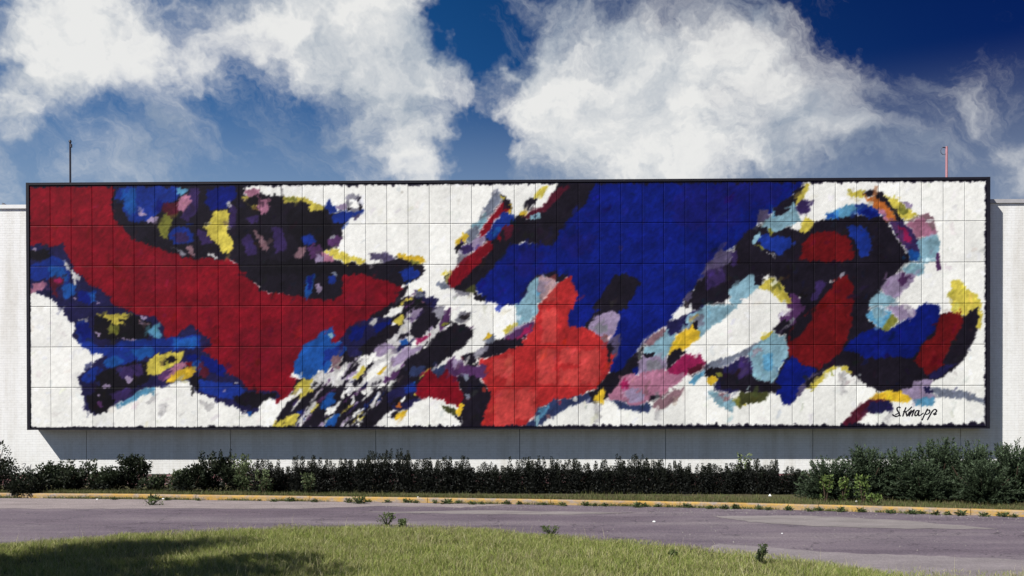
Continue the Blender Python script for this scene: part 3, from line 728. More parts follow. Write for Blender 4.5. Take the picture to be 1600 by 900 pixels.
T_(7, '''k -30,400 60,330 100,290 250,290 330,330 440,270 560,240 700,220 840,230 900,260 930,330 990,400 1020,470 1060,512 1000,530 950,590 880,660 840,720 780,780 770,810 350,810 310,760 260,680 200,600 130,590 60,600 -30,580
k 195,205 240,140 320,100 330,60 385,30 335,150 280,222
s 100,205 135,190 165,215 150,260 90,260
y 330,150 395,22 414,22 382,110 345,152
t 145,262 190,208 250,222 320,135 340,200 352,262 280,292 220,322 170,332 125,290
T 190,180 210,170 220,210 190,230
k3 200,175 260,150 290,185 240,215 205,212
V 330,170 370,130 437,133 420,190 360,222
y 348,332 370,280 400,238 443,265 420,312 380,326
o3 150,300 190,330 170,350
T 525,222 560,205 620,170 700,152 725,210 640,232 530,245
c 530,215 600,200 590,230 535,240
b 705,150 780,155 845,180 855,222 790,242 730,210
B 740,200 800,190 850,215 800,238
O 775,112 840,102 920,180 980,262 900,258 850,190 800,140
p 830,180 880,200 920,260 890,250
y 655,88 750,66 765,102 690,106
y 865,88 960,130 1040,190 1085,222 1010,255 970,220 920,140
o 985,150 1030,180 1010,220 970,180
k 750,82 820,66 865,82 900,130 955,190 1005,270 985,275 930,190 880,130 830,102 760,102
l3 980,140 1050,145 1055,175 1030,165
V 915,258 990,262 1045,310 1095,390 1110,482 1065,505 1010,402 940,322
x 960,285 1030,325 1055,390 1015,382 970,330
v 920,270 960,280 1010,380 1000,400
c 1030,450 1080,440 1120,480 1070,512 1040,500
p 1035,275 1120,220 1160,208 1205,310 1198,352 1130,362 1080,352
a3 1110,215 1160,210 1205,300 1190,320
T 1095,392 1130,385 1128,480 1080,505 1110,460
t 1100,380 1210,348 1228,400 1195,520 1130,520 1112,460
v2 1202,465 1220,465 1227,572 1210,572
d3 345,502 380,410 430,342 510,325 600,330 650,370 692,450 692,490 600,505 520,517 440,502
b3 645,290 740,288 782,330 802,410 772,472 740,482 710,402 670,332
b3 88,360 130,338 200,360 302,368 282,430 232,467 160,442 110,402
t2 75,350 100,320 105,345 85,400 70,380
w2 135,458 205,470 208,485 165,475
o2 90,405 130,420 140,440 100,420
d 445,810 500,740 580,640 640,598 668,640 692,720 685,810
e2 520,640 580,630 560,648
g2 590,620 640,575 620,610
V 460,640 520,640 480,720 430,760
v 275,785 310,700 350,740 365,775 300,810
e2 350,725 368,740 360,760
y 98,672 170,618 222,630 270,700 315,762 250,755 180,702
o3 170,620 220,640 250,690 200,660
t -20,640 60,598 82,640 72,692 -20,762
k3 80,600 130,600 110,660 75,650
t 995,562 1060,530 1135,518 1122,592 1040,592
l 875,662 950,590 1085,588 1052,640 1000,692 970,745 895,722
v8 990,600 1060,600 1020,650 980,670
t 775,795 850,690 900,722 955,752 900,790
y8 1308,640 1350,628 1400,680 1470,730 1490,810 1310,810 1298,700
B3 1080,810 1130,778 1220,788 1250,810''')
T_(8, '''k 190,152 290,60 380,-10 800,-10 780,60 840,130 900,145 1050,160 1110,222 1250,42 1320,35 1400,52 1440,-5 1475,15 1482,80 1440,200 1400,290 1330,372 1270,412 1190,452 1100,457 1020,512 940,527 860,527 790,482 700,422 640,362 590,362 500,402 400,492 330,542 300,592 250,602 230,540 190,500 200,450 270,330 280,250 250,170
d3 455,-10 682,-10 672,120 640,202 612,262 560,312 470,382 380,352 285,312 275,242 290,160 340,90
k8 290,160 345,90 455,-10 430,60 350,180 310,200
B3 635,252 720,170 800,138 900,150 1000,90 1080,20 1130,-10 1212,-10 1235,40 1190,140 1110,232 1060,307 900,302 760,312 720,282
d 1258,42 1320,28 1375,60 1352,160 1280,252 1252,362 1140,425 1128,372 1078,332 1110,262 1200,170 1230,82
k8 1290,250 1360,150 1370,220 1290,340 1260,350
n 1150,420 1260,370 1340,350 1260,405 1180,445
B 228,432 300,310 380,352 452,392 400,452 330,532 300,592 250,602 230,540 200,500
t 45,265 180,158 240,190 278,242 272,300 222,402 182,472 80,442 35,362
T 120,300 180,280 190,380 130,390
g3 60,270 120,255 110,275 70,285
v 235,65 350,-10 392,-10 310,100 220,152
g 225,135 300,60 320,70 270,120 235,155
k3 185,142 262,65 285,98 222,152
y2 115,182 180,148 180,165 125,208
k -20,448 150,468 235,490 180,532 -20,525
z -20,538 60,528 175,538 100,582 -20,615
V -20,310 40,315 55,400 -20,440
w 785,-10 870,-10 850,10 790,25
T 768,32 850,-5 912,20 935,60 885,142 800,72
t 800,10 860,0 880,60 830,60
o3 868,137 932,45 962,80 905,142
l 905,-10 1088,-10 1065,50 990,82 940,42
w 990,-10 1105,-10 1060,14
w 1222,-10 1310,-10 1320,28 1262,32 1240,20
y 1308,-10 1445,-10 1400,52 1320,30
y3 1458,-10 1494,40 1484,132 1462,125 1476,60
y 385,512 480,430 550,372 595,368 530,422 450,492
y3 600,362 640,368 692,412 640,392
s 318,545 420,430 512,382 440,452 350,545
k2 380,480 500,395 520,395 400,500
Y 772,572 860,530 980,523 1055,565 1042,592 900,577 800,582
m 590,760 700,640 780,578 900,578 930,602 900,642 780,642 720,702 690,760
n 800,595 925,578 935,640 860,652 760,640
l 1000,522 1100,460 1195,448 1150,522 1205,560 1180,604 1080,604 1050,560
T3 1060,570 1200,570 1190,612 1080,608
G3 1140,508 1200,502 1300,522 1400,535 1525,578 1515,602 1380,562 1230,552
G2 1335,502 1410,555 1395,560
n2 1135,505 1190,500 1185,520 1145,525
e8 600,400 650,395 640,540 600,540
e8 940,640 960,680 900,720 870,700''')
# --- the flurry of diagonal strokes
flur = [(600, 480), (640, 462), (665, 478), (690, 480), (705, 505), (730, 508), (735, 520), (716, 540), (700, 555), (690, 570), (676, 590), (660, 600), (655, 625), (640, 640), (620, 655), (600, 668), (425, 668), (440, 640), (465, 595), (495, 590), (520, 570), (530, 545), (555, 510)]
P('k', ' '.join('%g,%g' % q for q in flur), 6)
P('e', '500,585 560,560 620,520 640,490 700,500 640,560 600,600 560,610 520,600 470,610', 8)
daubs(3, 70, flur, 'kkkkkKKnVwwwwwlvb', 46, 40, 12)
daubs(4, 75, flur, 'kkkkKKnwwwwlvVy', 43, 27, 8.5)
daubs(5, 34, flur, 'wkKwlkwYvoc', 46, 16, 5.5)
daubs(6, 26, [(425, 668), (440, 640), (470, 600), (560, 610), (600, 640), (590, 668)], 'wwkkley', 50, 26, 7)
T_(4, '''c 195,345 255,240 330,198 380,150 435,125 445,170 412,232 500,205 525,260 480,312 430,342 400,402 350,392 320,442 260,445 205,412
b 400,260 500,230 500,290 430,330 390,320
t2 410,170 440,165 430,200
n 480,205 560,112 640,70 805,55 780,140 700,222 600,302 540,302 520,242
B 560,120 650,110 600,200 540,220
B 700,110 800,70 780,140 720,190
w 755,60 800,0 870,-10 900,-10 830,50
e 660,110 690,65 722,70 700,115
k 930,110 1000,30 1060,-10 1120,20 1092,100 1030,142 960,192 918,160
l 920,60 960,10 1000,10 940,80
g3 1060,10 1130,-5 1140,40 1100,70
y 820,90 870,45 890,70 860,110
k 1050,282 1150,170 1240,112 1302,138 1292,192 1200,282 1100,352 1000,392 890,372 900,300
k 600,252 800,100 795,180 660,302
w 915,215 960,190 990,230 930,245
x2 950,200 1040,160 1020,190 960,230
g 1195,85 1240,28 1302,33 1282,70 1230,92
k2 1230,60 1290,45 1270,70
l 700,250 780,215 820,250 720,300
l 790,330 900,250 1000,250 920,300 820,370
w 660,420 760,330 790,340 700,430 640,480
c2 860,215 900,190 905,215 875,235
a 420,345 450,300 490,310 470,385
e 300,450 370,395 425,420 360,470
y 565,440 625,370 640,380 600,440
Y2 720,400 775,370 770,385 735,415
r 965,482 1050,378 1080,432 1142,388 1205,452 1222,502 1262,562 1232,615 1130,582 1050,547 990,572 955,532
u 1070,400 1120,370 1150,360 1140,390 1090,442
n 790,530 920,462 965,490 940,532 820,562 800,610 880,600 960,560 990,575 920,625 850,640 790,600
b 890,490 950,470 960,520 900,530
u 920,370 1010,370 1000,410 920,430
v 1140,382 1188,308 1240,350 1320,368 1395,362 1408,420 1340,442 1250,422 1190,432
l 1188,308 1242,328 1215,382 1185,372
m 1230,300 1280,310 1260,350
k 1250,300 1330,280 1340,370 1270,350
k 1205,430 1342,430 1392,482 1422,542 1402,622 1350,770 1225,770 1242,692 1230,642 1262,572 1242,512
G2 1252,425 1282,422 1280,455 1258,450
G2 1255,545 1290,540 1285,575
k 1335,305 1400,220 1500,200 1620,180 1620,232 1500,272 1420,305
g 1308,292 1392,238 1400,260 1345,312
G 1380,200 1420,165 1455,195 1410,225
Y2 1375,200 1400,168 1425,165 1400,195
y 1495,142 1552,108 1560,138 1520,158
x 1520,190 1620,145 1620,190
v 1540,170 1620,120 1620,160 1560,195
y 205,502 260,452 302,460 280,522 200,552 165,565
y 55,742 180,670 232,668 202,722 130,760
w -20,620 50,562 95,612 150,560 230,500 250,520 130,620 40,760 -20,760
c 358,622 420,528 452,540 430,602 380,642
c 365,760 440,682 482,670 430,760
w 915,622 960,585 1040,573 1100,608 1170,640 1212,680 1245,700 1200,760 670,760 760,690 850,690
z3 1098,600 1160,622 1222,642 1215,668 1150,652
Y2 1208,642 1240,598 1258,610 1232,672
Y2 818,682 890,640 882,680 830,702
O2 820,610 850,595 855,620
k3 1190,660 1240,690 1235,720''')
# --- ragged dark border of brushwork all round
def border():
    H = hom(); u = np.linspace(0, 1, 900); pts = []
    g = np.random.default_rng(5)
    def rag(n, lo, hi):
        a_ = np.abs(np.convolve(g.random(n) - .5, np.ones(3) / 3, 'same')) * 2; return lo + (hi - lo) * a_
    for (e, lo, hi) in (('t', .002, .020), ('b', .003, .026), ('l', .0002, .001), ('r', .0008, .004)):
        r1 = rag(len(u), lo, hi)
        if e == 'b': r1 = r1 * np.clip(.35 + .8 * u, .3, 1.15)
        if e == 't': q = [(x, 1 - d_) for x, d_ in zip(u, r1)] + [(1, 1.03), (0, 1.03)]
        if e == 'b': q = [(x, d_) for x, d_ in zip(u, r1)] + [(1, -.03), (0, -.03)]
        if e == 'l': q = [(d_, x) for x, d_ in zip(u, r1)] + [(-.01, 1), (-.01, 0)]
        if e == 'r': q = [(1 - d_, x) for x, d_ in zip(u, r1)] + [(1.01, 1), (1.01, 0)]
        q = np.array(q); X_, Y_ = hmap(H, q[:, 0], q[:, 1]); fill((26, 22, 38), np.stack([X_, Y_], -1), 3.6, 1.0, 0, .5)
def hom():
    src = [(0, 1), (1, 1), (1, 0), (0, 0)]; P4 = []
    for (u_, v_) in src:
        p = Vector((MX0 + u_ * MW, YF, MZ0 + v_ * MH)) - Vector((0, 0, CH)); d = p.dot(CF); P4.append((PX + FPX * p.dot(CR) / d, PY - FPX * p.dot(CU) / d))
    A = []; B_ = []
    for (u_, v_), (x_, y_) in zip(src, P4):
        A.append([u_, v_, 1, 0, 0, 0, -x_ * u_, -x_ * v_]); B_.append(x_); A.append([0, 0, 0, u_, v_, 1, -y_ * u_, -y_ * v_]); B_.append(y_)
    return np.append(np.linalg.solve(np.array(A), np.array(B_)), 1).reshape(3, 3)
def hmap(H, u, v):
    d = H[2, 0] * u + H[2, 1] * v + 1; return (H[0, 0] * u + H[0, 1] * v + H[0, 2]) / d, (H[1, 0] * u + H[1, 1] * v + H[1, 2]) / d
# panels of the bright red that were sprayed paler
for (x0_, y0_, x1_, y1_) in ((773, 608, 804, 664), (771, 560, 799, 586), (790, 553, 801, 602), (806, 608, 836, 655), (873, 543, 904, 567), (840, 545, 868, 600), (845, 482, 870, 535), (906, 545, 936, 600), (873, 575, 904, 602), (840, 430, 868, 470)):
    fill((205, 92, 84), [(x0_, y0_), (x1_, y0_), (x1_, y1_), (x0_, y1_)], 7, .42, 0)
def sliver_fill():
    wh = CANV.min(2) > 205
    def er(m, r):
        for ax in (0, 1):
            o = m.copy()
            for d in range(-r, r + 1): o &= np.roll(m, d, ax)
            m = o
        return m
    op = ~er(~er(wh, 4), 5); sl = wh & ~op & ~((PXX > 425) & (PXX < 745) & (PYY > 440)) & (BR > -.45)
    num = np.where((wh)[..., None], 0, CANV); den = (~wh).astype(float); r = 7
    def bl(a):
        for ax in (0, 1): a = sum(np.roll(a, d, ax) for d in range(-r, r + 1)) / (2 * r + 1)
        return a
    av = bl(num) / (bl(den) + 1e-6)[..., None]
    CANV[sl] = av[sl] * .8
sliver_fill()
def smears(seed, n, box_, ang, spread, ln, wd, reach, al):
    g = random.Random(seed)
    for k in range(n):          # short strokes that drag neighbouring wet colour along
        x, y = g.uniform(box_[0], box_[2]), g.uniform(box_[1], box_[3]); an = R(ang + g.gauss(0, spread)); ca, sa = math.cos(an), -math.sin(an)
        d_ = g.choice((-1, 1)) * g.uniform(.2, 1) * reach; o_ = g.gauss(0, 2.5)
        sx_ = int(np.clip((x + ca * d_ - sa * o_ - CX0) * CS, 0, CWD - 1)); sy_ = int(np.clip((y + sa * d_ + ca * o_ - CY0) * CS, 0, CHT - 1))
        c_ = CANV[sy_, sx_] * g.uniform(.86, 1.16) + np.array([g.gauss(0, 5), g.gauss(0, 4), g.gauss(0, 7)])
        l_ = ln * g.uniform(.4, 1.3); w_ = wd * g.uniform(.5, 1.3)
        pts = [(x + ca * a_ * l_ / 2 + sa * b_ * w_ / 2, y + sa * a_ * l_ / 2 - ca * b_ * w_ / 2) for (a_, b_) in ((-1, -.2), (-.6, -.9), (.3, -1), (1, -.1), (.6, .9), (-.4, 1))]
        fill(np.clip(c_, 8, 244), pts, 4.5, g.uniform(.3, 1.0) * al, 0)
smears(1, 420, (46, 285, 430, 668), 40, 50, 17, 6, 9, .85); smears(2, 240, (430, 285, 760, 668), 47, 16, 18, 5, 9, .85); smears(3, 420, (700, 285, 1160, 668), 52, 22, 18, 6, 9, .85); smears(4, 460, (1100, 285, 1542, 668), 48, 45, 17, 6, 9, .85)
smears(5, 420, (46, 285, 1542, 668), 48, 30, 9, 3, 6, .9)
def bristle():
    # drag the whole surface along the painter's stroke, bristle by bristle
    def streak(seed, ang, lcell, wcell):
        g = np.random.default_rng(seed); tab = g.random((700, 1600)); ca, sa = math.cos(R(ang)), math.sin(R(ang))
        u = (PXX * ca - PYY * sa) / lcell + 200; v = (PXX * sa + PYY * ca) / wcell + 40
        ui = u.astype(int) % 699; vi = v.astype(int) % 1599; fu = u - np.floor(u); fv = v - np.floor(v); fu = fu * fu * (3 - 2 * fu); fv = fv * fv * (3 - 2 * fv)
        return (tab[ui, vi] * (1 - fu) + tab[ui + 1, vi] * fu) * (1 - fv) + (tab[ui, vi + 1] * (1 - fu) + tab[ui + 1, vi + 1] * fu) * fv - .5
    for (seed, ang, amp, lc, wc) in ((1, 47, 3.6, 24, 2.8), (2, 24, 2.4, 16, 2.0), (3, 68, 2.4, 16, 1.8)):
        st = streak(seed, ang, lc, wc); d = amp * st * CS
        X = np.clip(XX + d * math.cos(R(ang)), 0, CWD - 1).astype(int); Y = np.clip(YY - d * math.sin(R(ang)), 0, CHT - 1).astype(int)
        CANV[:] = CANV[Y, X] * (1 + np.where(CANV[Y, X].min(-1) > 190, .03, .10) * st)[..., None]
    for ax in (0, 1, 0, 1): CANV[:] = (np.roll(CANV, 1, ax) + np.roll(CANV, -1, ax) + 2 * CANV) / 4
bristle()
border()
CANV[:] = CANV * (1 + .05 * TX2[..., None])
LIN = srgb(np.clip(CANV, 0, 255)) * .90
HM = hom()
PANEL_TONE = rng.normal(0, .05, (NX, NZ))
def sample_paint(u, v):
    x, y = hmap(HM, u, v); fx = np.clip((x - CX0) * CS, 0, CWD - 2); fy = np.clip((y - CY0) * CS, 0, CHT - 2)
    xi = fx.astype(int); yi = fy.astype(int); fx = (fx - xi)[..., None]; fy = (fy - yi)[..., None]
    c = (LIN[yi, xi] * (1 - fx) + LIN[yi, xi + 1] * fx) * (1 - fy) + (LIN[yi + 1, xi] * (1 - fx) + LIN[yi + 1, xi + 1] * fx) * fy
    pu = (u * NX) % 1; pv = (v * NZ) % 1; ed = np.minimum(np.minimum(pu, 1 - pu) * PW, np.minimum(pv, 1 - pv) * PH)
    edge_dark = 1 - .09 * np.exp(-(ed / .03) ** 2)             # colour darkens smoothly towards each panel's edges
    tone = 1 + PANEL_TONE[np.clip((u * NX).astype(int), 0, NX - 1), np.clip((v * NZ).astype(int), 0, NZ - 1)]
    return np.clip(c * (edge_dark * tone)[..., None], .002, .9)

mural = tag(empty('mural_billboard', (MX0 + MW / 2, YW, MZ0)), 'huge abstract painted panel mural in red, blue, black and white on the wall', 'mural')
moff = Vector((MX0 + MW / 2, YW, MZ0))
def mpart(name, me, mat):
    for q in me.vertices: q.co -= moff
    return obj(name, me, mat, mural)
fw = .085
X0, X1, Z0, Z1 = MX0 - .006, MX0 + MW + .006, MZ0 - .006, MZ0 + MH + .006
yb = YW - .0; yf = YF - .022
mpart('frame_rail', box('frame_rail', X0 - fw, X0, yf, yb, Z0 - .05, Z1 + .075), M_FRAME)
mpart('frame_rail', box('frame_rail', X1, X1 + fw, yf, yb, Z0 - .05, Z1 + .075), M_FRAME)
mpart('frame_rail', box('frame_rail', X0 + .001, X1 - .001, yf + .002, yb, Z1, Z1 + .073), M_FRAME)
mpart('frame_rail', box('frame_rail', X0 + .001, X1 - .001, yf + .002, yb, Z0 - .048, Z0), M_FRAME)
mpart('backing_board', box('backing_board', X0 + .002, X1 - .002, YF + .035, YF + .06, Z0 + .002, Z1 - .002), M_FRAME)
gx, gz, gap = 26, 50, .0018
iu, iv = np.meshgrid(np.linspace(0, 1, gx + 1), np.linspace(0, 1, gz + 1))
nv = (gx + 1) * (gz + 1)
idx = np.arange(nv).reshape(gz + 1, gx + 1)
Fg = np.stack([idx[:-1, :-1], idx[:-1, 1:], idx[1:, 1:], idx[1:, :-1]], -1).reshape(-1, 4)
rim = np.concatenate([idx[0, :], idx[1:, -1], idx[-1, -2::-1], idx[-2:0:-1, 0]])
nr = len(rim); bk = nv + np.arange(nr)
Fs = np.stack([rim, bk, np.roll(bk, -1), np.roll(rim, -1)], -1)
FALL = np.concatenate([Fg, Fs])
for c in range(NX):
    for r_ in range(NZ):
        lx = (iu - .5) * (PW - 2 * gap); lz = (iv - .5) * (PH - 3.4 * gap)
        ax, az_ = rng.normal(0, .0016), rng.normal(0, .0012)
        ed = np.minimum(np.minimum(iu, 1 - iu) * PW, np.minimum(iv, 1 - iv) * PH)
        ly = -.001 * 0 + lx * ax + lz * az_ + rng.normal(0, .0006)
        cxw = MX0 + (c + .5) * PW; czw = MZ0 + (r_ + .5) * PH
        V = np.stack([lx.ravel(), ly.ravel(), lz.ravel()], -1)
        Vb = V[rim].copy(); Vb[:, 1] = .03
        wx = cxw + lx; wz = czw + lz
        col = sample_paint((wx - MX0) / MW, (wz - MZ0) / MH).reshape(-1, 3)
        me = npmesh('panel', np.concatenate([V, Vb]), FALL, np.concatenate([col, col[rim] * .3]))
        o = obj('panel', me, M_PAINT, mural); o.location = (cxw - moff.x, YF - moff.y, czw - moff.z)
sig = [[(432, 275), (395, 255), (350, 275), (348, 325), (385, 385), (407, 435), (375, 475), (320, 490), (262, 466), (228, 438)], [(300, 445), (345, 425), (385, 408)], [(408, 462), (422, 472), (440, 474)], [(410, 476), (436, 464)],
       [(572, 258), (535, 345), (485, 495)], [(718, 243), (650, 315), (575, 365), (495, 368)], [(560, 368), (578, 425), (597, 492)],
       [(660, 365), (630, 430), (605, 470)], [(705, 325), (665, 410), (645, 492)], [(650, 470), (705, 385), (775, 320), (745, 400), (712, 492)],
       [(885, 345), (835, 345), (795, 410), (798, 470), (845, 455), (885, 375), (900, 335), (880, 420), (895, 472), (950, 445), (1010, 400)],
       [(1112, 292), (1060, 395), (1010, 490), (968, 588)], [(1075, 350), (1140, 328), (1163, 365), (1130, 420), (1060, 440)],
       [(1240, 340), (1185, 430), (1100, 582)], [(1205, 385), (1280, 312), (1335, 345), (1300, 400), (1250, 425), (1330, 428), (1265, 455)]]
ribbons('signature', sig, (1380, 620), 16, YF - .0045, .046, M_INK, mural, moff)

# ------------------------------------------------------------------ planting
def leaves(name, pos, nrm, size, tint, aspect=.45, tip=None):
    """pos (n,3) leaf bases, nrm (n,3) the way each leaf points, size (n,), tint (n,)"""
    n = len(pos); nrm = nrm / (np.linalg.norm(nrm, axis=1, keepdims=True) + 1e-9)
    rv = rng.normal(size=(n, 3)); sd = np.cross(nrm, rv); sd /= (np.linalg.norm(sd, axis=1, keepdims=True) + 1e-9)
    up_ = np.cross(sd, nrm)
    s = size[:, None]
    v = np.stack([pos, pos + nrm * s * .5 + sd * s * aspect * .5 + up_ * s * .06, pos + nrm * s, pos + nrm * s * .5 - sd * s * aspect * .5 + up_ * s * .06], 1).reshape(-1, 3)
    i = np.arange(n)[:, None] * 4; f = np.concatenate([i, i + 1, i + 2, i + 3], 1)
    c = np.repeat(np.clip(tint, 0, 1), 4)[:, None] * np.ones((1, 3))
    return npmesh(name, v, f, c)
ML_YEW = mat_leaf('yew_needles', (.008, .009, .008), (.040, .050, .026), .12)
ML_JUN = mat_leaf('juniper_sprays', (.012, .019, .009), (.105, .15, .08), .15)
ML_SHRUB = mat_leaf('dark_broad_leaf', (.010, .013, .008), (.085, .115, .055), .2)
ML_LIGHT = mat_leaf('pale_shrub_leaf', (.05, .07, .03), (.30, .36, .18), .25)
ML_BRIGHT = mat_leaf('bright_weed_leaf', (.05, .085, .02), (.25, .33, .09), .3)
ML_TREE = mat_leaf('tree_leaf', (.02, .035, .012), (.07, .11, .03), .25)
M_GRASS = mat_tint('grass_blades', .3)

# --- clipped hedge of upright bushes
def yew(seed, spires, wid, hgt):
    g = np.random.default_rng(seed); P_, D_, S_, T__ = [], [], [], []
    for k in range(spires):
        bx, by = g.uniform(-wid / 2, wid / 2), g.uniform(-.22, .22); h_ = hgt * g.uniform(.66, 1.08); lx, ly = g.normal(0, .03, 2); n = 330
        t = g.random(n) ** .8; a_ = g.uniform(0, 6.283, n); rad = (.095 * (1 - t ** 2.2) + .014) * g.uniform(.2, 1.05, n)
        P_.append(np.stack([bx + lx * t + np.cos(a_) * rad, by + ly * t + np.sin(a_) * rad, h_ * (.03 + .95 * t)], 1))
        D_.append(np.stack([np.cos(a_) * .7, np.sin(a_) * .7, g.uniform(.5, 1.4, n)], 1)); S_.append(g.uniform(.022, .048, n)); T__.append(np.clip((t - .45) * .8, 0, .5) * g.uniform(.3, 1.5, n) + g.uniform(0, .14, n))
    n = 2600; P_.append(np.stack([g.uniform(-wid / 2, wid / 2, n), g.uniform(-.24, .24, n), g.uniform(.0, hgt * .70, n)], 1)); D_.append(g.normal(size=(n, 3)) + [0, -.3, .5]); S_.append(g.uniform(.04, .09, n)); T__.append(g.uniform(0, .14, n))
    return leaves('foliage', np.concatenate(P_), np.concatenate(D_), np.concatenate(S_), np.concatenate(T__), .42)
yews = [yew(20 + k, 22, .78, .86) for k in range(7)]
stemm = join('stem', [tube('s', [(dx, dy, -.02), (dx * 1.6, dy * 1.6, .3), (dx * 2.2, dy * 2, .55)], [.016, .012, .006], 5) for dx, dy in ((-.1, .02), (0, -.03), (.1, .04))])
hx0, hx1 = on_y(418, 760, 23.3).x, on_y(1262, 760, 22.9).x
nh = int((hx1 - hx0) / .54)
tall = []
def hedge_label(i, hp):
    if i == 0: return 'first dark hedge bush at the left end, next to the pale shrub'
    if i == nh: return 'short last bush at the right end of the dark hedge'
    if 500 < hp < 530: return 'taller bush left of the hedge\'s highest group, tip reaching the wall shadow'
    if 575 < hp < 650: tall.append(i); return ('left', 'right', 'rightmost', 'last')[min(len(tall) - 1, 3)] + ' one of the tallest bushes in the dark hedge'
    if hp > 1205: return 'low clipped bush in the short right end section of the hedge'
    return 'dark upright bush of middling height within the hedge row'
for i in range(nh + 1):
    t_ = i / nh; x = hx0 + (hx1 - hx0) * t_
    o = tag(empty('hedge_bush', (x, 23.45 - .45 * t_ + random.uniform(-.05, .05), vz - .01), random.choice((0, math.pi)) + random.uniform(-.12, .12)), hedge_label(i, 418 + 844 * t_), 'bush', 'dark hedge bushes in a row under the mural')
    hpx = 418 + 844 * t_
    s = random.uniform(.84, 1.12) * (1.16 if 575 < hpx < 650 else 1.0) * (1 - .16 * max(0, (hpx - 1150) / 110)) * (1.1 if 500 < hpx < 530 else 1) * (.93 if hpx < 480 else 1)
    if hpx > 1205: s *= .84
    o.scale = (1, 1, s)
    obj('foliage', yews[i % 7], ML_YEW, o); obj('stem', stemm, M_BARK, o)

# --- feathery junipers on the right
def juniper(seed, wid, hgt, n_sp=300):
    g = np.random.default_rng(seed); P_, D_, S_, T__ = [], [], [], []
    for k in range(n_sp):
        a_ = g.uniform(0, 6.283); e_ = g.uniform(.15, 1.35); ln = g.uniform(.55, .98); n = 85; t = np.sort(g.random(n)) * .9 + .1
        dx, dy, dz = math.cos(a_) * math.cos(e_), math.sin(a_) * math.cos(e_), math.sin(e_)
        p = np.stack([dx * wid / 2 * ln * t, dy * wid / 2.3 * ln * t, hgt * ln * (dz * t - .10 * t ** 3) + .05], 1)
        wob_ = g.normal(0, .028, (n, 3)) * (1.35 - t[:, None]); dd = np.array([dx, dy, dz * .8]) + g.normal(0, .45, (n, 3))
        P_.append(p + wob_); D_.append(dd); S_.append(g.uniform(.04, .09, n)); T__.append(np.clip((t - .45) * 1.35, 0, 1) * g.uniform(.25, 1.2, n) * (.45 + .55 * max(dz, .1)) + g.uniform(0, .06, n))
    return leaves('foliage', np.concatenate(P_), np.concatenate(D_), np.concatenate(S_), np.concatenate(T__), .34)
juns = [juniper(40 + k, 1.9, 1.38) for k in range(4)]
jstem = join('stem', [tube('s', [(0, 0, -.03), (math.cos(a_) * .2, math.sin(a_) * .2, .3), (math.cos(a_) * .55, math.sin(a_) * .5, .7)], [.035, .025, .01], 6) for a_ in (0, 1.3, 2.6, 3.9, 5.1)])
jl = [(1298, 21.3, .86, 'low juniper shrub at the end of the hedge with bright weeds before it'), (1352, 21.6, 1.10, 'juniper shrub with a pointed top, second from the hedge end'), (1408, 21.4, 1.02, 'feathery juniper shrub third from the hedge end'),
      (1466, 21.5, 1.24, 'tall feathery juniper under the lower right mural corner'), (1520, 21.0, 1.16, 'feathery grey-green juniper second from the right edge'), (1585, 20.7, 1.20, 'grey-green juniper cut by the right edge of the photo'),
      (1440, 20.9, .82, 'lower juniper in front, beneath the signature'), (1540, 20.3, .84, 'lower juniper nearest the kerb at right')]
for i, (px, Y, s, lab) in enumerate(jl):
    x = on_y(px, 760, Y).x
    o = tag(empty('juniper_shrub', (x, Y, vz - .01), i * 1.1), lab, 'shrub', 'feathery juniper shrubs at right'); o.scale = (1, 1, s)
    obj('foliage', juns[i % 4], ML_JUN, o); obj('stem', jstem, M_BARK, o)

# --- broad-leaved shrubs on the left, saplings and bright weeds
def broad(seed, wid, hgt, n=1500, lo=.05, hi=.10, clumps=14, tmax=.9, zlo=.18):
    g = np.random.default_rng(seed); P_, D_, T__ = [], [], []
    for k in range(clumps):
        a_ = g.uniform(0, 6.283); q = g.random() ** .5; c = np.array([math.cos(a_) * wid * .36 * q, math.sin(a_) * wid * .30 * q, hgt * g.uniform(zlo, .84) * (1 - .25 * q)])
        m = n // clumps; d = g.normal(size=(m, 3)); d /= np.linalg.norm(d, axis=1, keepdims=True); rr = wid * .19 * g.uniform(.7, 1.25) * g.random((m, 1)) ** .4
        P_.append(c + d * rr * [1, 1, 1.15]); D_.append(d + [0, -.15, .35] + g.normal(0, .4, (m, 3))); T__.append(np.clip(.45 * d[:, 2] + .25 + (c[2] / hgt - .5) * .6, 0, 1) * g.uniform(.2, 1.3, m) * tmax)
    for k in range(6):            # shoots that stand above the crown
        x, y = g.uniform(-.4, .4) * wid, g.uniform(-.2, .2) * wid; m = 26; t = g.random(m)
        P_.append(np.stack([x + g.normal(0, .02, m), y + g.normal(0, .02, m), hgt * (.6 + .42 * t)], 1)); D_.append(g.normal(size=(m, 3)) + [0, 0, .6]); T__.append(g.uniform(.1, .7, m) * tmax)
    p = np.concatenate(P_); p[:, 2] = np.abs(p[:, 2])
    return leaves('foliage', p, np.concatenate(D_), g.uniform(lo, hi, len(p)), np.concatenate(T__), .55)
def stems(wid, hgt, n=5):
    return join('stem', [tube('s', [(0, 0, -.03), (math.cos(k * 1.9) * wid * .15, math.sin(k * 1.9) * wid * .12, hgt * .4), (math.cos(k * 1.9) * wid * .32, math.sin(k * 1.9) * wid * .2, hgt * .8)], [.018, .013, .005], 5) for k in range(n)])
def shrub(name, label, cat, group, px, Y, wid, hgt, mat, seed, **kw):
    o = tag(empty(name, (on_y(px, 760, Y).x, Y, vz - .01)), label, cat, group)
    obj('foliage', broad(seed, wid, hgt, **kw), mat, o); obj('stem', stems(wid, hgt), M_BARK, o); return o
GL = 'leafy shrubs at the foot of the wall on the left'
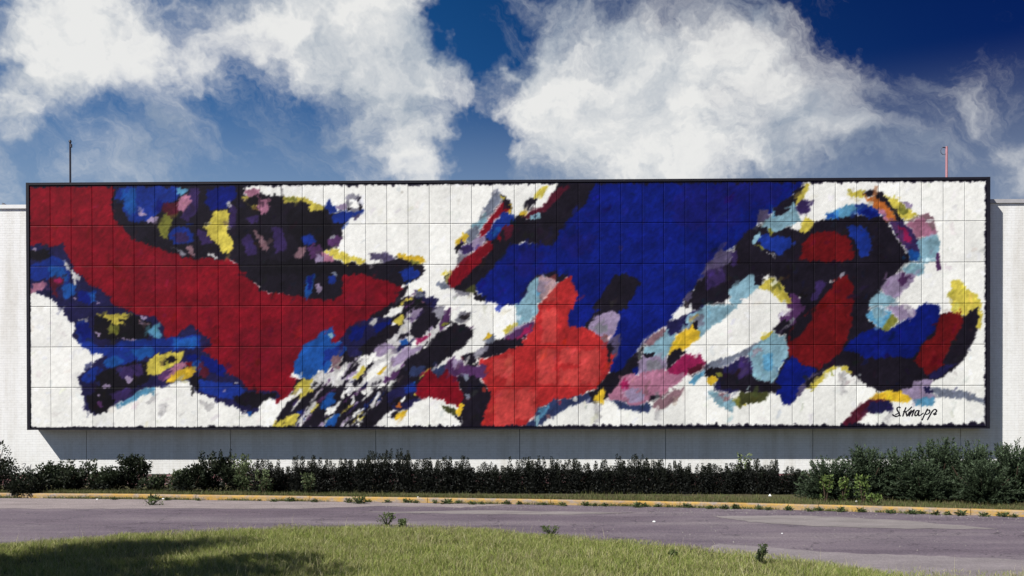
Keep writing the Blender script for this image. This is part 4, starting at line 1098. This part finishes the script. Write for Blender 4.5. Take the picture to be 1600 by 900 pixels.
shrub('leafy_shrub', 'big shadowed shrub in the far left corner by the wall', 'shrub', GL, -14, 23.9, 1.7, 1.45, ML_SHRUB, 1, n=5200, clumps=24, tmax=.35)
shrub('leafy_shrub', 'low dark shrub beside the kerb at far left below the graffiti', 'shrub', GL, 42, 23.3, 1.0, .55, ML_SHRUB, 2, n=2200, tmax=.4)
shrub('leafy_shrub', 'dark shrub with a red-brown shoot right of the graffiti', 'shrub', GL, 82, 24.3, .95, .80, ML_SHRUB, 3, n=2400)
shrub('leafy_shrub', 'dark spreading shrub under the lower corner of the mural shadow', 'shrub', GL, 124, 24.5, 1.0, .82, ML_SHRUB, 4, n=2400)
shrub('leafy_shrub', 'low green leafy shrub between two dark shrubs at left', 'shrub', GL, 160, 24.2, .8, .62, ML_SHRUB, 5, n=1600, tmax=1.2)
shrub('leafy_shrub', 'round dark shrub standing alone against the white strip', 'shrub', GL, 206, 24.2, .98, .98, ML_SHRUB, 6, n=3000, tmax=.6)
shrub('leafy_shrub', 'low dark shrub filling the gap left of the spreading shrub', 'shrub', GL, 103, 23.9, .8, .58, ML_SHRUB, 51, n=1500, tmax=.6)
shrub('leafy_shrub', 'low dark shrub tucked against the lone round shrub, on its left', 'shrub', GL, 182, 24.0, .7, .66, ML_SHRUB, 52, n=1500, tmax=.7)
shrub('leafy_shrub', 'low dark shrub before the tall dark pair', 'shrub', GL, 300, 23.6, .9, .56, ML_SHRUB, 53, n=1700, tmax=.6)
shrub('leafy_shrub', 'low dark shrub between the tall pair and the hedge', 'shrub', GL, 366, 23.9, .8, .70, ML_SHRUB, 54, n=1800, tmax=.5)
shrub('leafy_shrub', 'low bluish-green weedy shrub in the gap with bare brick', 'shrub', GL, 242, 23.9, .8, .42, ML_SHRUB, 7, n=1200, tmax=1.5)
shrub('leafy_shrub', 'pale twiggy low shrub left of the tall dark pair', 'shrub', GL, 278, 24.0, .55, .55, ML_LIGHT, 8, n=420, tmax=.6)
shrub('leafy_shrub', 'tall dark shrub, left one of the pair with upright shoots', 'shrub', GL, 318, 24.0, .9, 1.05, ML_SHRUB, 9, n=2800, tmax=.5)
shrub('leafy_shrub', 'tall dark shrub, right one of the pair with upright shoots', 'shrub', GL, 348, 24.1, .72, 1.08, ML_SHRUB, 10, n=2400, tmax=.5)
shrub('leafy_shrub', 'pale green leafy shrub at the left end of the hedge', 'shrub', GL, 383, 23.6, .72, .98, ML_LIGHT, 11, n=1100, clumps=16, tmax=.8)
shrub('leafy_shrub', 'thin pale weed shrub in front of the hedge left end', 'shrub', GL, 412, 23.0, .5, .60, ML_LIGHT, 12, n=220, tmax=.7)
shrub('leafy_shrub', 'thin pale weed shrub before the dark hedge near its left end', 'shrub', GL, 482, 22.75, .42, .52, ML_LIGHT, 13, n=200, tmax=.7)
shrub('sapling', 'small light green sapling rising above the hedge before the white strip', 'sapling', None, 1163, 23.3, .44, .98, ML_LIGHT, 14, n=420, clumps=9, tmax=1.0)
GB = 'bright weeds growing through the junipers'
for (px, Y, wd, hg, sd, lab) in ((1290, 20.45, .30, .62, 21, 'bright green weed at the left juniper, near the hedge end'), (1318, 20.5, .20, .56, 22, 'small bright weed beside the taller one on the left juniper'), (1348, 20.3, .34, .62, 25, 'pale leafy vine climbing the pointed juniper'),
                              (1366, 19.95, .42, .22, 24, 'bright yellow-green clump of weeds low by the kerb')):
    shrub('leafy_weed', lab, 'weed', GB, px, Y, wd, hg, ML_BRIGHT, sd, n=84, lo=.04, hi=.085, clumps=6)

# --- tree beyond the left of the picture that shades the lawn's corner
def tree(name, label, x, y, z0, hgt, cr_, n, seed):
    g = np.random.default_rng(seed); o = tag(empty(name, (x, y, z0)), label, 'tree')
    limbs = [tube('t', [(0, 0, -.1), (.05, 0, hgt * .25), (0, .1, hgt * .55), (.1, 0, hgt * .85)], [.26, .2, .14, .04], 9)]; P_, D_ = [], []
    for k in range(46):
        a_ = g.uniform(0, 6.283); e_ = g.uniform(-.3, 1.4); q = g.uniform(.45, 1.0); c = np.array([math.cos(a_) * math.cos(e_) * cr_ * q, math.sin(a_) * math.cos(e_) * cr_ * q, hgt * .68 + math.sin(e_) * cr_ * .75 * q])
        if k < 14: limbs.append(tube('t', [(0, .05, hgt * g.uniform(.3, .6)), tuple(c * [.5, .5, 1] - [0, 0, .5]), tuple(c)], [.09, .05, .015], 6))
        m = n // 46; d = g.normal(size=(m, 3)); d /= np.linalg.norm(d, axis=1, keepdims=True); P_.append(c + d * g.uniform(.5, .95) * g.random((m, 1)) ** .4); D_.append(d + g.normal(0, .5, (m, 3)))
    p = np.concatenate(P_)
    obj('crown', leaves('crown', p, np.concatenate(D_), g.uniform(.10, .2, len(p)), g.random(len(p)), .6), ML_TREE, o); obj('trunk', join('trunk', limbs), M_BARK, o)
kx, ky = SUN.x / -SUN.z, SUN.y / -SUN.z
sc_ = on_z(110, 905)
tree('shade_tree', 'broad leafy tree left of the lawn, shading its corner', sc_.x - kx * 5.4 - 1.0, sc_.y - ky * 5.4 - .9, 0, 8.0, 3.5, 30000, 77)

# ------------------------------------------------------------------ grass
def blades(name, pts, hmin, hmax, wid, pal, lean=.5, hs=1.0, dry=None):
    n = len(pts); h_ = rng.uniform(hmin, hmax, n) * (.75 + .5 * rng.random(n) ** 3) * hs; a_ = rng.uniform(0, 6.283, n); ln = h_ * rng.uniform(.1, lean, n) * 1.2; fa = rng.uniform(0, 6.283, n)
    b = np.asarray(pts); d = np.stack([np.cos(a_) * ln, np.sin(a_) * ln, h_ * 0], 1); sd = np.stack([np.cos(fa), np.sin(fa), 0 * fa], 1) * (wid * rng.uniform(.6, 1.3, n))[:, None]
    z = np.array([0, 0, 1.0]); mid = b + d * .35 + z * (h_ * .6)[:, None]; tip = b + d + z * h_[:, None]
    v = np.stack([b - sd * .5, b + sd * .5, mid + sd * .4, mid - sd * .4, tip], 1).reshape(-1, 3); i = np.arange(n)[:, None] * 5
    f = np.concatenate([np.concatenate([i, i + 1, i + 2], 1), np.concatenate([i, i + 2, i + 3], 1), np.concatenate([i + 3, i + 2, i + 4], 1)])
    pal = np.array(pal); k = rng.random(n); c = pal[np.minimum((k * len(pal)).astype(int), len(pal) - 1)] * rng.uniform(.7, 1.3, (n, 1))
    if dry is not None: c = np.where((rng.random(n) < dry * .38)[:, None], np.array((.42, .38, .20)) * rng.uniform(.55, 1.1, (n, 1)), c)
    return npmesh(name, v, f, np.repeat(c, 5, 0))
GPAL = [(.275, .32, .075), (.225, .285, .062), (.34, .36, .11), (.16, .215, .045), (.39, .38, .15), (.245, .295, .07), (.46, .42, .21)]
le = [(-900, 870), (-500, 862), (-200, 855), (0, 849), (150, 838), (300, 829), (450, 822), (600, 820), (750, 825), (900, 837), (1050, 850), (1200, 867), (1300, 880), (1380, 894), (1450, 912), (1500, 940), (1520, 1000)]
LE = [on_z(x, y, .03) for x, y in le]
lawn_poly = np.array([(p.x, p.y) for p in LE] + [(LE[-1].x, 4.0), (LE[0].x, 4.0)])
struct(obj('lawn_ground', sheet('lawn_ground', [Vector((x, y - .35, .02)) for x, y in lawn_poly]), M_SOIL))
def inside(poly, q):
    ins = np.zeros(len(q), bool)
    for i in range(len(poly)):
        xa, ya = poly[i]; xb, yb_ = poly[(i + 1) % len(poly)]
        if ya == yb_: continue
        ins ^= ((ya > q[:, 1]) != (yb_ > q[:, 1])) & (q[:, 0] < (xb - xa) * (q[:, 1] - ya) / (yb_ - ya) + xa)
    return ins
q = np.stack([rng.uniform(-10, 7, 620000), rng.uniform(10.0, 17.5, 620000)], 1)
def wave(q, s, k): return np.sin(q[:, 0] * 2.1 * s + np.sin(q[:, 1] * 1.7 * s + k) * 2 + k) * np.sin(q[:, 1] * 2.6 * s + q[:, 0] * .7 * s + 2 * k)
q = q[np.abs(q[:, 0] + .016 * q[:, 1]) < q[:, 1] * .60 + .6]
lx_ = np.array([p.x for p in LE]); ly_ = np.array([p.y for p in LE])
dep = np.interp(q[:, 0], lx_[:14], ly_[:14]) - q[:, 1] + .22 * wave(q, 1.6, 1) + .12 * wave(q, 4.1, 2)      # metres inside the ragged edge
keep = np.clip((dep + .25) / 1.1, 0, 1) ** 1.3 * np.clip(.72 + .45 * wave(q, 1.1, 0) + .25 * wave(q, 3.3, 3), .12, 1)
ok = rng.random(len(q)) < keep; q = q[ok]; dep = dep[ok]
if len(q) > 250000:
    s_ = rng.choice(len(q), 250000, False); q = q[s_]; dep = dep[s_]
g3 = np.concatenate([q, np.full((len(q), 1), .024)], 1)
hs_ = np.clip(.45 + .5 * dep, .35, 1) * (1 + .3 * wave(q, 1.4, 4))
dry = np.clip(.25 + .5 * wave(q, .8, 5) + .5 * np.exp(-np.clip(dep, 0, 9) / .5), 0, 1)
o = stuff(obj('lawn_grass', blades('lawn_grass', g3, .05, .12, .0056, GPAL, lean=1.0, hs=hs_, dry=dry), M_GRASS)); tag(o, 'rough green grass of the lawn in the foreground', 'grass')
# taller seed stalks standing out of the turf
kq = rng.choice(len(g3), 2600, False)
o = stuff(obj('grass_stalks', blades('grass_stalks', g3[kq], .14, .26, .004, [(.42, .38, .22), (.34, .34, .16), (.5, .46, .3)], lean=.5), M_GRASS)); tag(o, 'thin straw-coloured seed stalks scattered over the lawn', 'grass')
# verge grass between the kerb and the planting
vq = []
while len(vq) < 44000:
    i = random.randrange(len(KR)); p = KR[i]; nn = side(i, KR); d = .16 + abs(random.gauss(0, .4)) * (1.0 if p.x < 1 else 2.0); u = p + nn * d + Vector((nn.y, -nn.x, 0)) * random.uniform(-.14, .14)
    if abs(u.x) < 15 and u.y < YW - .1: vq.append((u.x, u.y, vz))
o = stuff(obj('verge_grass', blades('verge_grass', np.array(vq), .03, .12, .008, [(.11, .135, .04), (.14, .16, .055), (.08, .105, .03), (.19, .17, .08), (.16, .13, .07)]), M_GRASS)); tag(o, 'thin grass strip between the yellow kerb and the hedge', 'grass')

fq = []
while len(fq) < 9000:
    i = random.randrange(len(KR)); p = KR[i]; nn = side(i, KR)
    if random.random() > .5 + .5 * math.sin(p.x * 2.3 + math.sin(p.x * .9) * 3): continue
    u = p - nn * abs(random.gauss(0, .05)) + Vector((random.uniform(-.12, .12), 0, .006))
    if abs(u.x) < 15: fq.append(tuple(u))
o = stuff(obj('kerb_grass', blades('kerb_grass', np.array(fq), .02, .10, .008, [(.10, .14, .04), (.16, .19, .07), (.24, .22, .11), (.07, .10, .03)], lean=1.2), M_GRASS)); tag(o, 'thin broken line of grass along the foot of the yellow kerb', 'grass')

# --- weeds rooted along the kerb, in the lawn and on the road edge
def weed(seed, s, n=90, broadleaf=True):
    g = np.random.default_rng(seed); a_ = g.uniform(0, 6.283, n); e_ = g.uniform(.1, 1.3, n); d = np.stack([np.cos(a_) * np.cos(e_), np.sin(a_) * np.cos(e_), np.sin(e_)], 1)
    p = d * g.uniform(0, .5, (n, 1)) * s
    return leaves('leaf_tuft', p, d + g.normal(0, .6, (n, 3)), g.uniform(.2, .5, n) * s, g.random(n) * .9, .36)
weeds = [weed(90 + k, .17) for k in range(6)]
ML_WEED = mat_leaf('kerb_weed_leaf', (.025, .035, .015), (.13, .18, .06), .25)
ML_WEED2 = mat_leaf('lawn_weed_leaf', (.07, .10, .03), (.22, .28, .10), .3)
for me in weeds: me.materials.append(ML_WEED)
wp = [(178,.8),(240,1.5),(262,.8),(310,.7),(405,.6),(428,.8),(455,1.2),(492,.9),(545,1.1),(560,1.4),(575,.8),(605,.8),(636,1.2),(650,.8),(680,.9),(699,1.3),(716,.9),(738,.9),(752,.7),(792,1.0),(812,.8),(850,.7),(879,1.0),(915,1.1),(930,.8),(945,.9),(995,1.2),(1006,.9),(1028,.8),(1073,1.1),(1110,.9),(1132,1.0),(1150,1.1),(1185,1.0),(1200,.8),(1232,1.1),(1265,.8),(1280,.9),(1313,1.1),(1345,1.0),(1391,1.0),(1425,1.0),(1440,.8),(1462,1.0),(1480,.8),(1502,1.2),(1538,1.0),(1568,1.1),(1585,.8)]
def kerb_y(px): return np.interp(px, [p[0] for p in kp], [p[1] for p in kp])
for i, (px, s) in enumerate(wp):
    p = on_z(px, kerb_y(px) + random.uniform(.0, 1.4), .004)
    o = tag(obj('weed_tuft', weeds[i % 6], None), 'small weed tuft rooted at the foot of the yellow kerb', 'weed', 'weeds along the foot of the kerb'); o.location = p; o.rotation_euler = (0, 0, random.uniform(0, 6.2)); o.scale = (s * 1.25, s * 1.0, s * .9)
for (px, py, wd, hg, sd, lab) in ((605, 822, .42, .24, 31, 'tall leafy weed at the top edge of the lawn, nearest the kerb'), (628, 825, .16, .16, 32, 'short weed just right of the tall lawn-edge weed'), (860, 838, .3, .17, 33, 'leafy weed at the lawn edge right of centre'), (1188, 886, .16, .30, 34, 'dark leafy weed standing at the right end of the lawn'), (1053, 876, .12, .13, 35, 'small weed in the middle of the right lawn'),
                              (237, 789, .55, .14, 36, 'weed patch growing out of the grit in front of the left kerb'), (560, 787, .4, .16, 39, 'bushy weed against the kerb left of centre, larger than its neighbours')):
    p = on_z(px, py, .01); o = tag(empty('leafy_weed', p), lab, 'weed', 'weeds on the lawn and road')
    obj('foliage', broad(sd, wd, hg, n=200, lo=.018, hi=.045, clumps=10, tmax=.9, zlo=.02), ML_WEED if sd == 34 else ML_WEED2, o); obj('stem', stems(wd, hg, 4), ML_WEED, o)

# --- litter and stones
def pebble(seed):
    g = np.random.default_rng(seed); v = []; 
    for i in range(3):
        for k in range(6): an = k * 1.047; r__ = (.8, 1, .55)[i] * g.uniform(.8, 1.2); v.append((math.cos(an) * r__, math.sin(an) * r__ * .8, (0, .35, .75)[i] + g.uniform(-.08, .08)))
    f = [(i * 6 + k, i * 6 + (k + 1) % 6, (i + 1) * 6 + (k + 1) % 6, (i + 1) * 6 + k) for i in range(2) for k in range(6)] + [tuple(range(12, 18)), tuple(range(5, -1, -1))]
    return mesh('pebble', v, f)
pebs = [pebble(k) for k in range(5)]
for (px, py, s, lab) in ((152, 781, .035, 'pale stone by the left end of the kerb'), (255, 780, .032, 'whitish stone at the kerb beside the weed patch'), (653, 777, .022, 'small white stone on the kerb near centre'), (1022, 828-12, .035, 'small dark stone on the road right of centre'), (1222, 834, .018, 'small pale stone on the road at right')):
    o = tag(obj('stone', pebs[int(px) % 5], M_LITTER if py < 790 or px == 1222 else M_STONE), lab, 'stone'); o.location = on_z(px, py, .006 if py > 780 else .12); o.scale = (s, s, s)
v = [(-.07, -.05, 0), (.06, -.06, 0), (.08, .05, .01), (-.05, .06, .0), (0, 0, .09), (-.02, .03, .06)]
o = tag(obj('paper_scrap', mesh('paper_scrap', v, [(0, 1, 4), (1, 2, 4), (2, 5, 4), (2, 3, 5), (3, 0, 5), (0, 4, 5)]), M_LITTER), 'crumpled white paper scrap on the verge at the hedge end', 'litter'); o.location = on_z(1203, 775, vz + .01); o.scale = (.6, .6, .6)
o = tag(obj('paper_scrap.001', mesh('paper_scrap', [(x * .6, y * .6, z * .7) for x, y, z in v], [(0, 1, 4), (1, 2, 4), (2, 5, 4), (2, 3, 5), (3, 0, 5), (0, 4, 5)]), M_LITTER), 'tiny white paper scrap beneath the left junipers', 'litter'); o.location = on_z(1338, 784, vz + .02); o.scale = (.6, .6, .6)
gv = []; gf = []
for k in range(900):
    px = random.uniform(-20, 1620); p = on_z(px, kerb_y(px) + abs(random.gauss(0, 5)) + 1 if k < 650 else random.uniform(795, 860), .008); s = random.uniform(.006, .02); o_ = len(gv)
    gv += [p + Vector((math.cos(a_) * s, math.sin(a_) * s * .8, -.002)) for a_ in (0, 1.57, 3.14, 4.71)] + [p + Vector((random.uniform(-.3, .3) * s, 0, s * .8))]
    gf += [(o_, o_ + 1, o_ + 4), (o_ + 1, o_ + 2, o_ + 4), (o_ + 2, o_ + 3, o_ + 4), (o_ + 3, o_, o_ + 4)]
o = stuff(obj('loose_grit', mesh('loose_grit', gv, gf), M_STONE)); tag(o, 'loose grit scattered on the road along the kerb', 'grit')
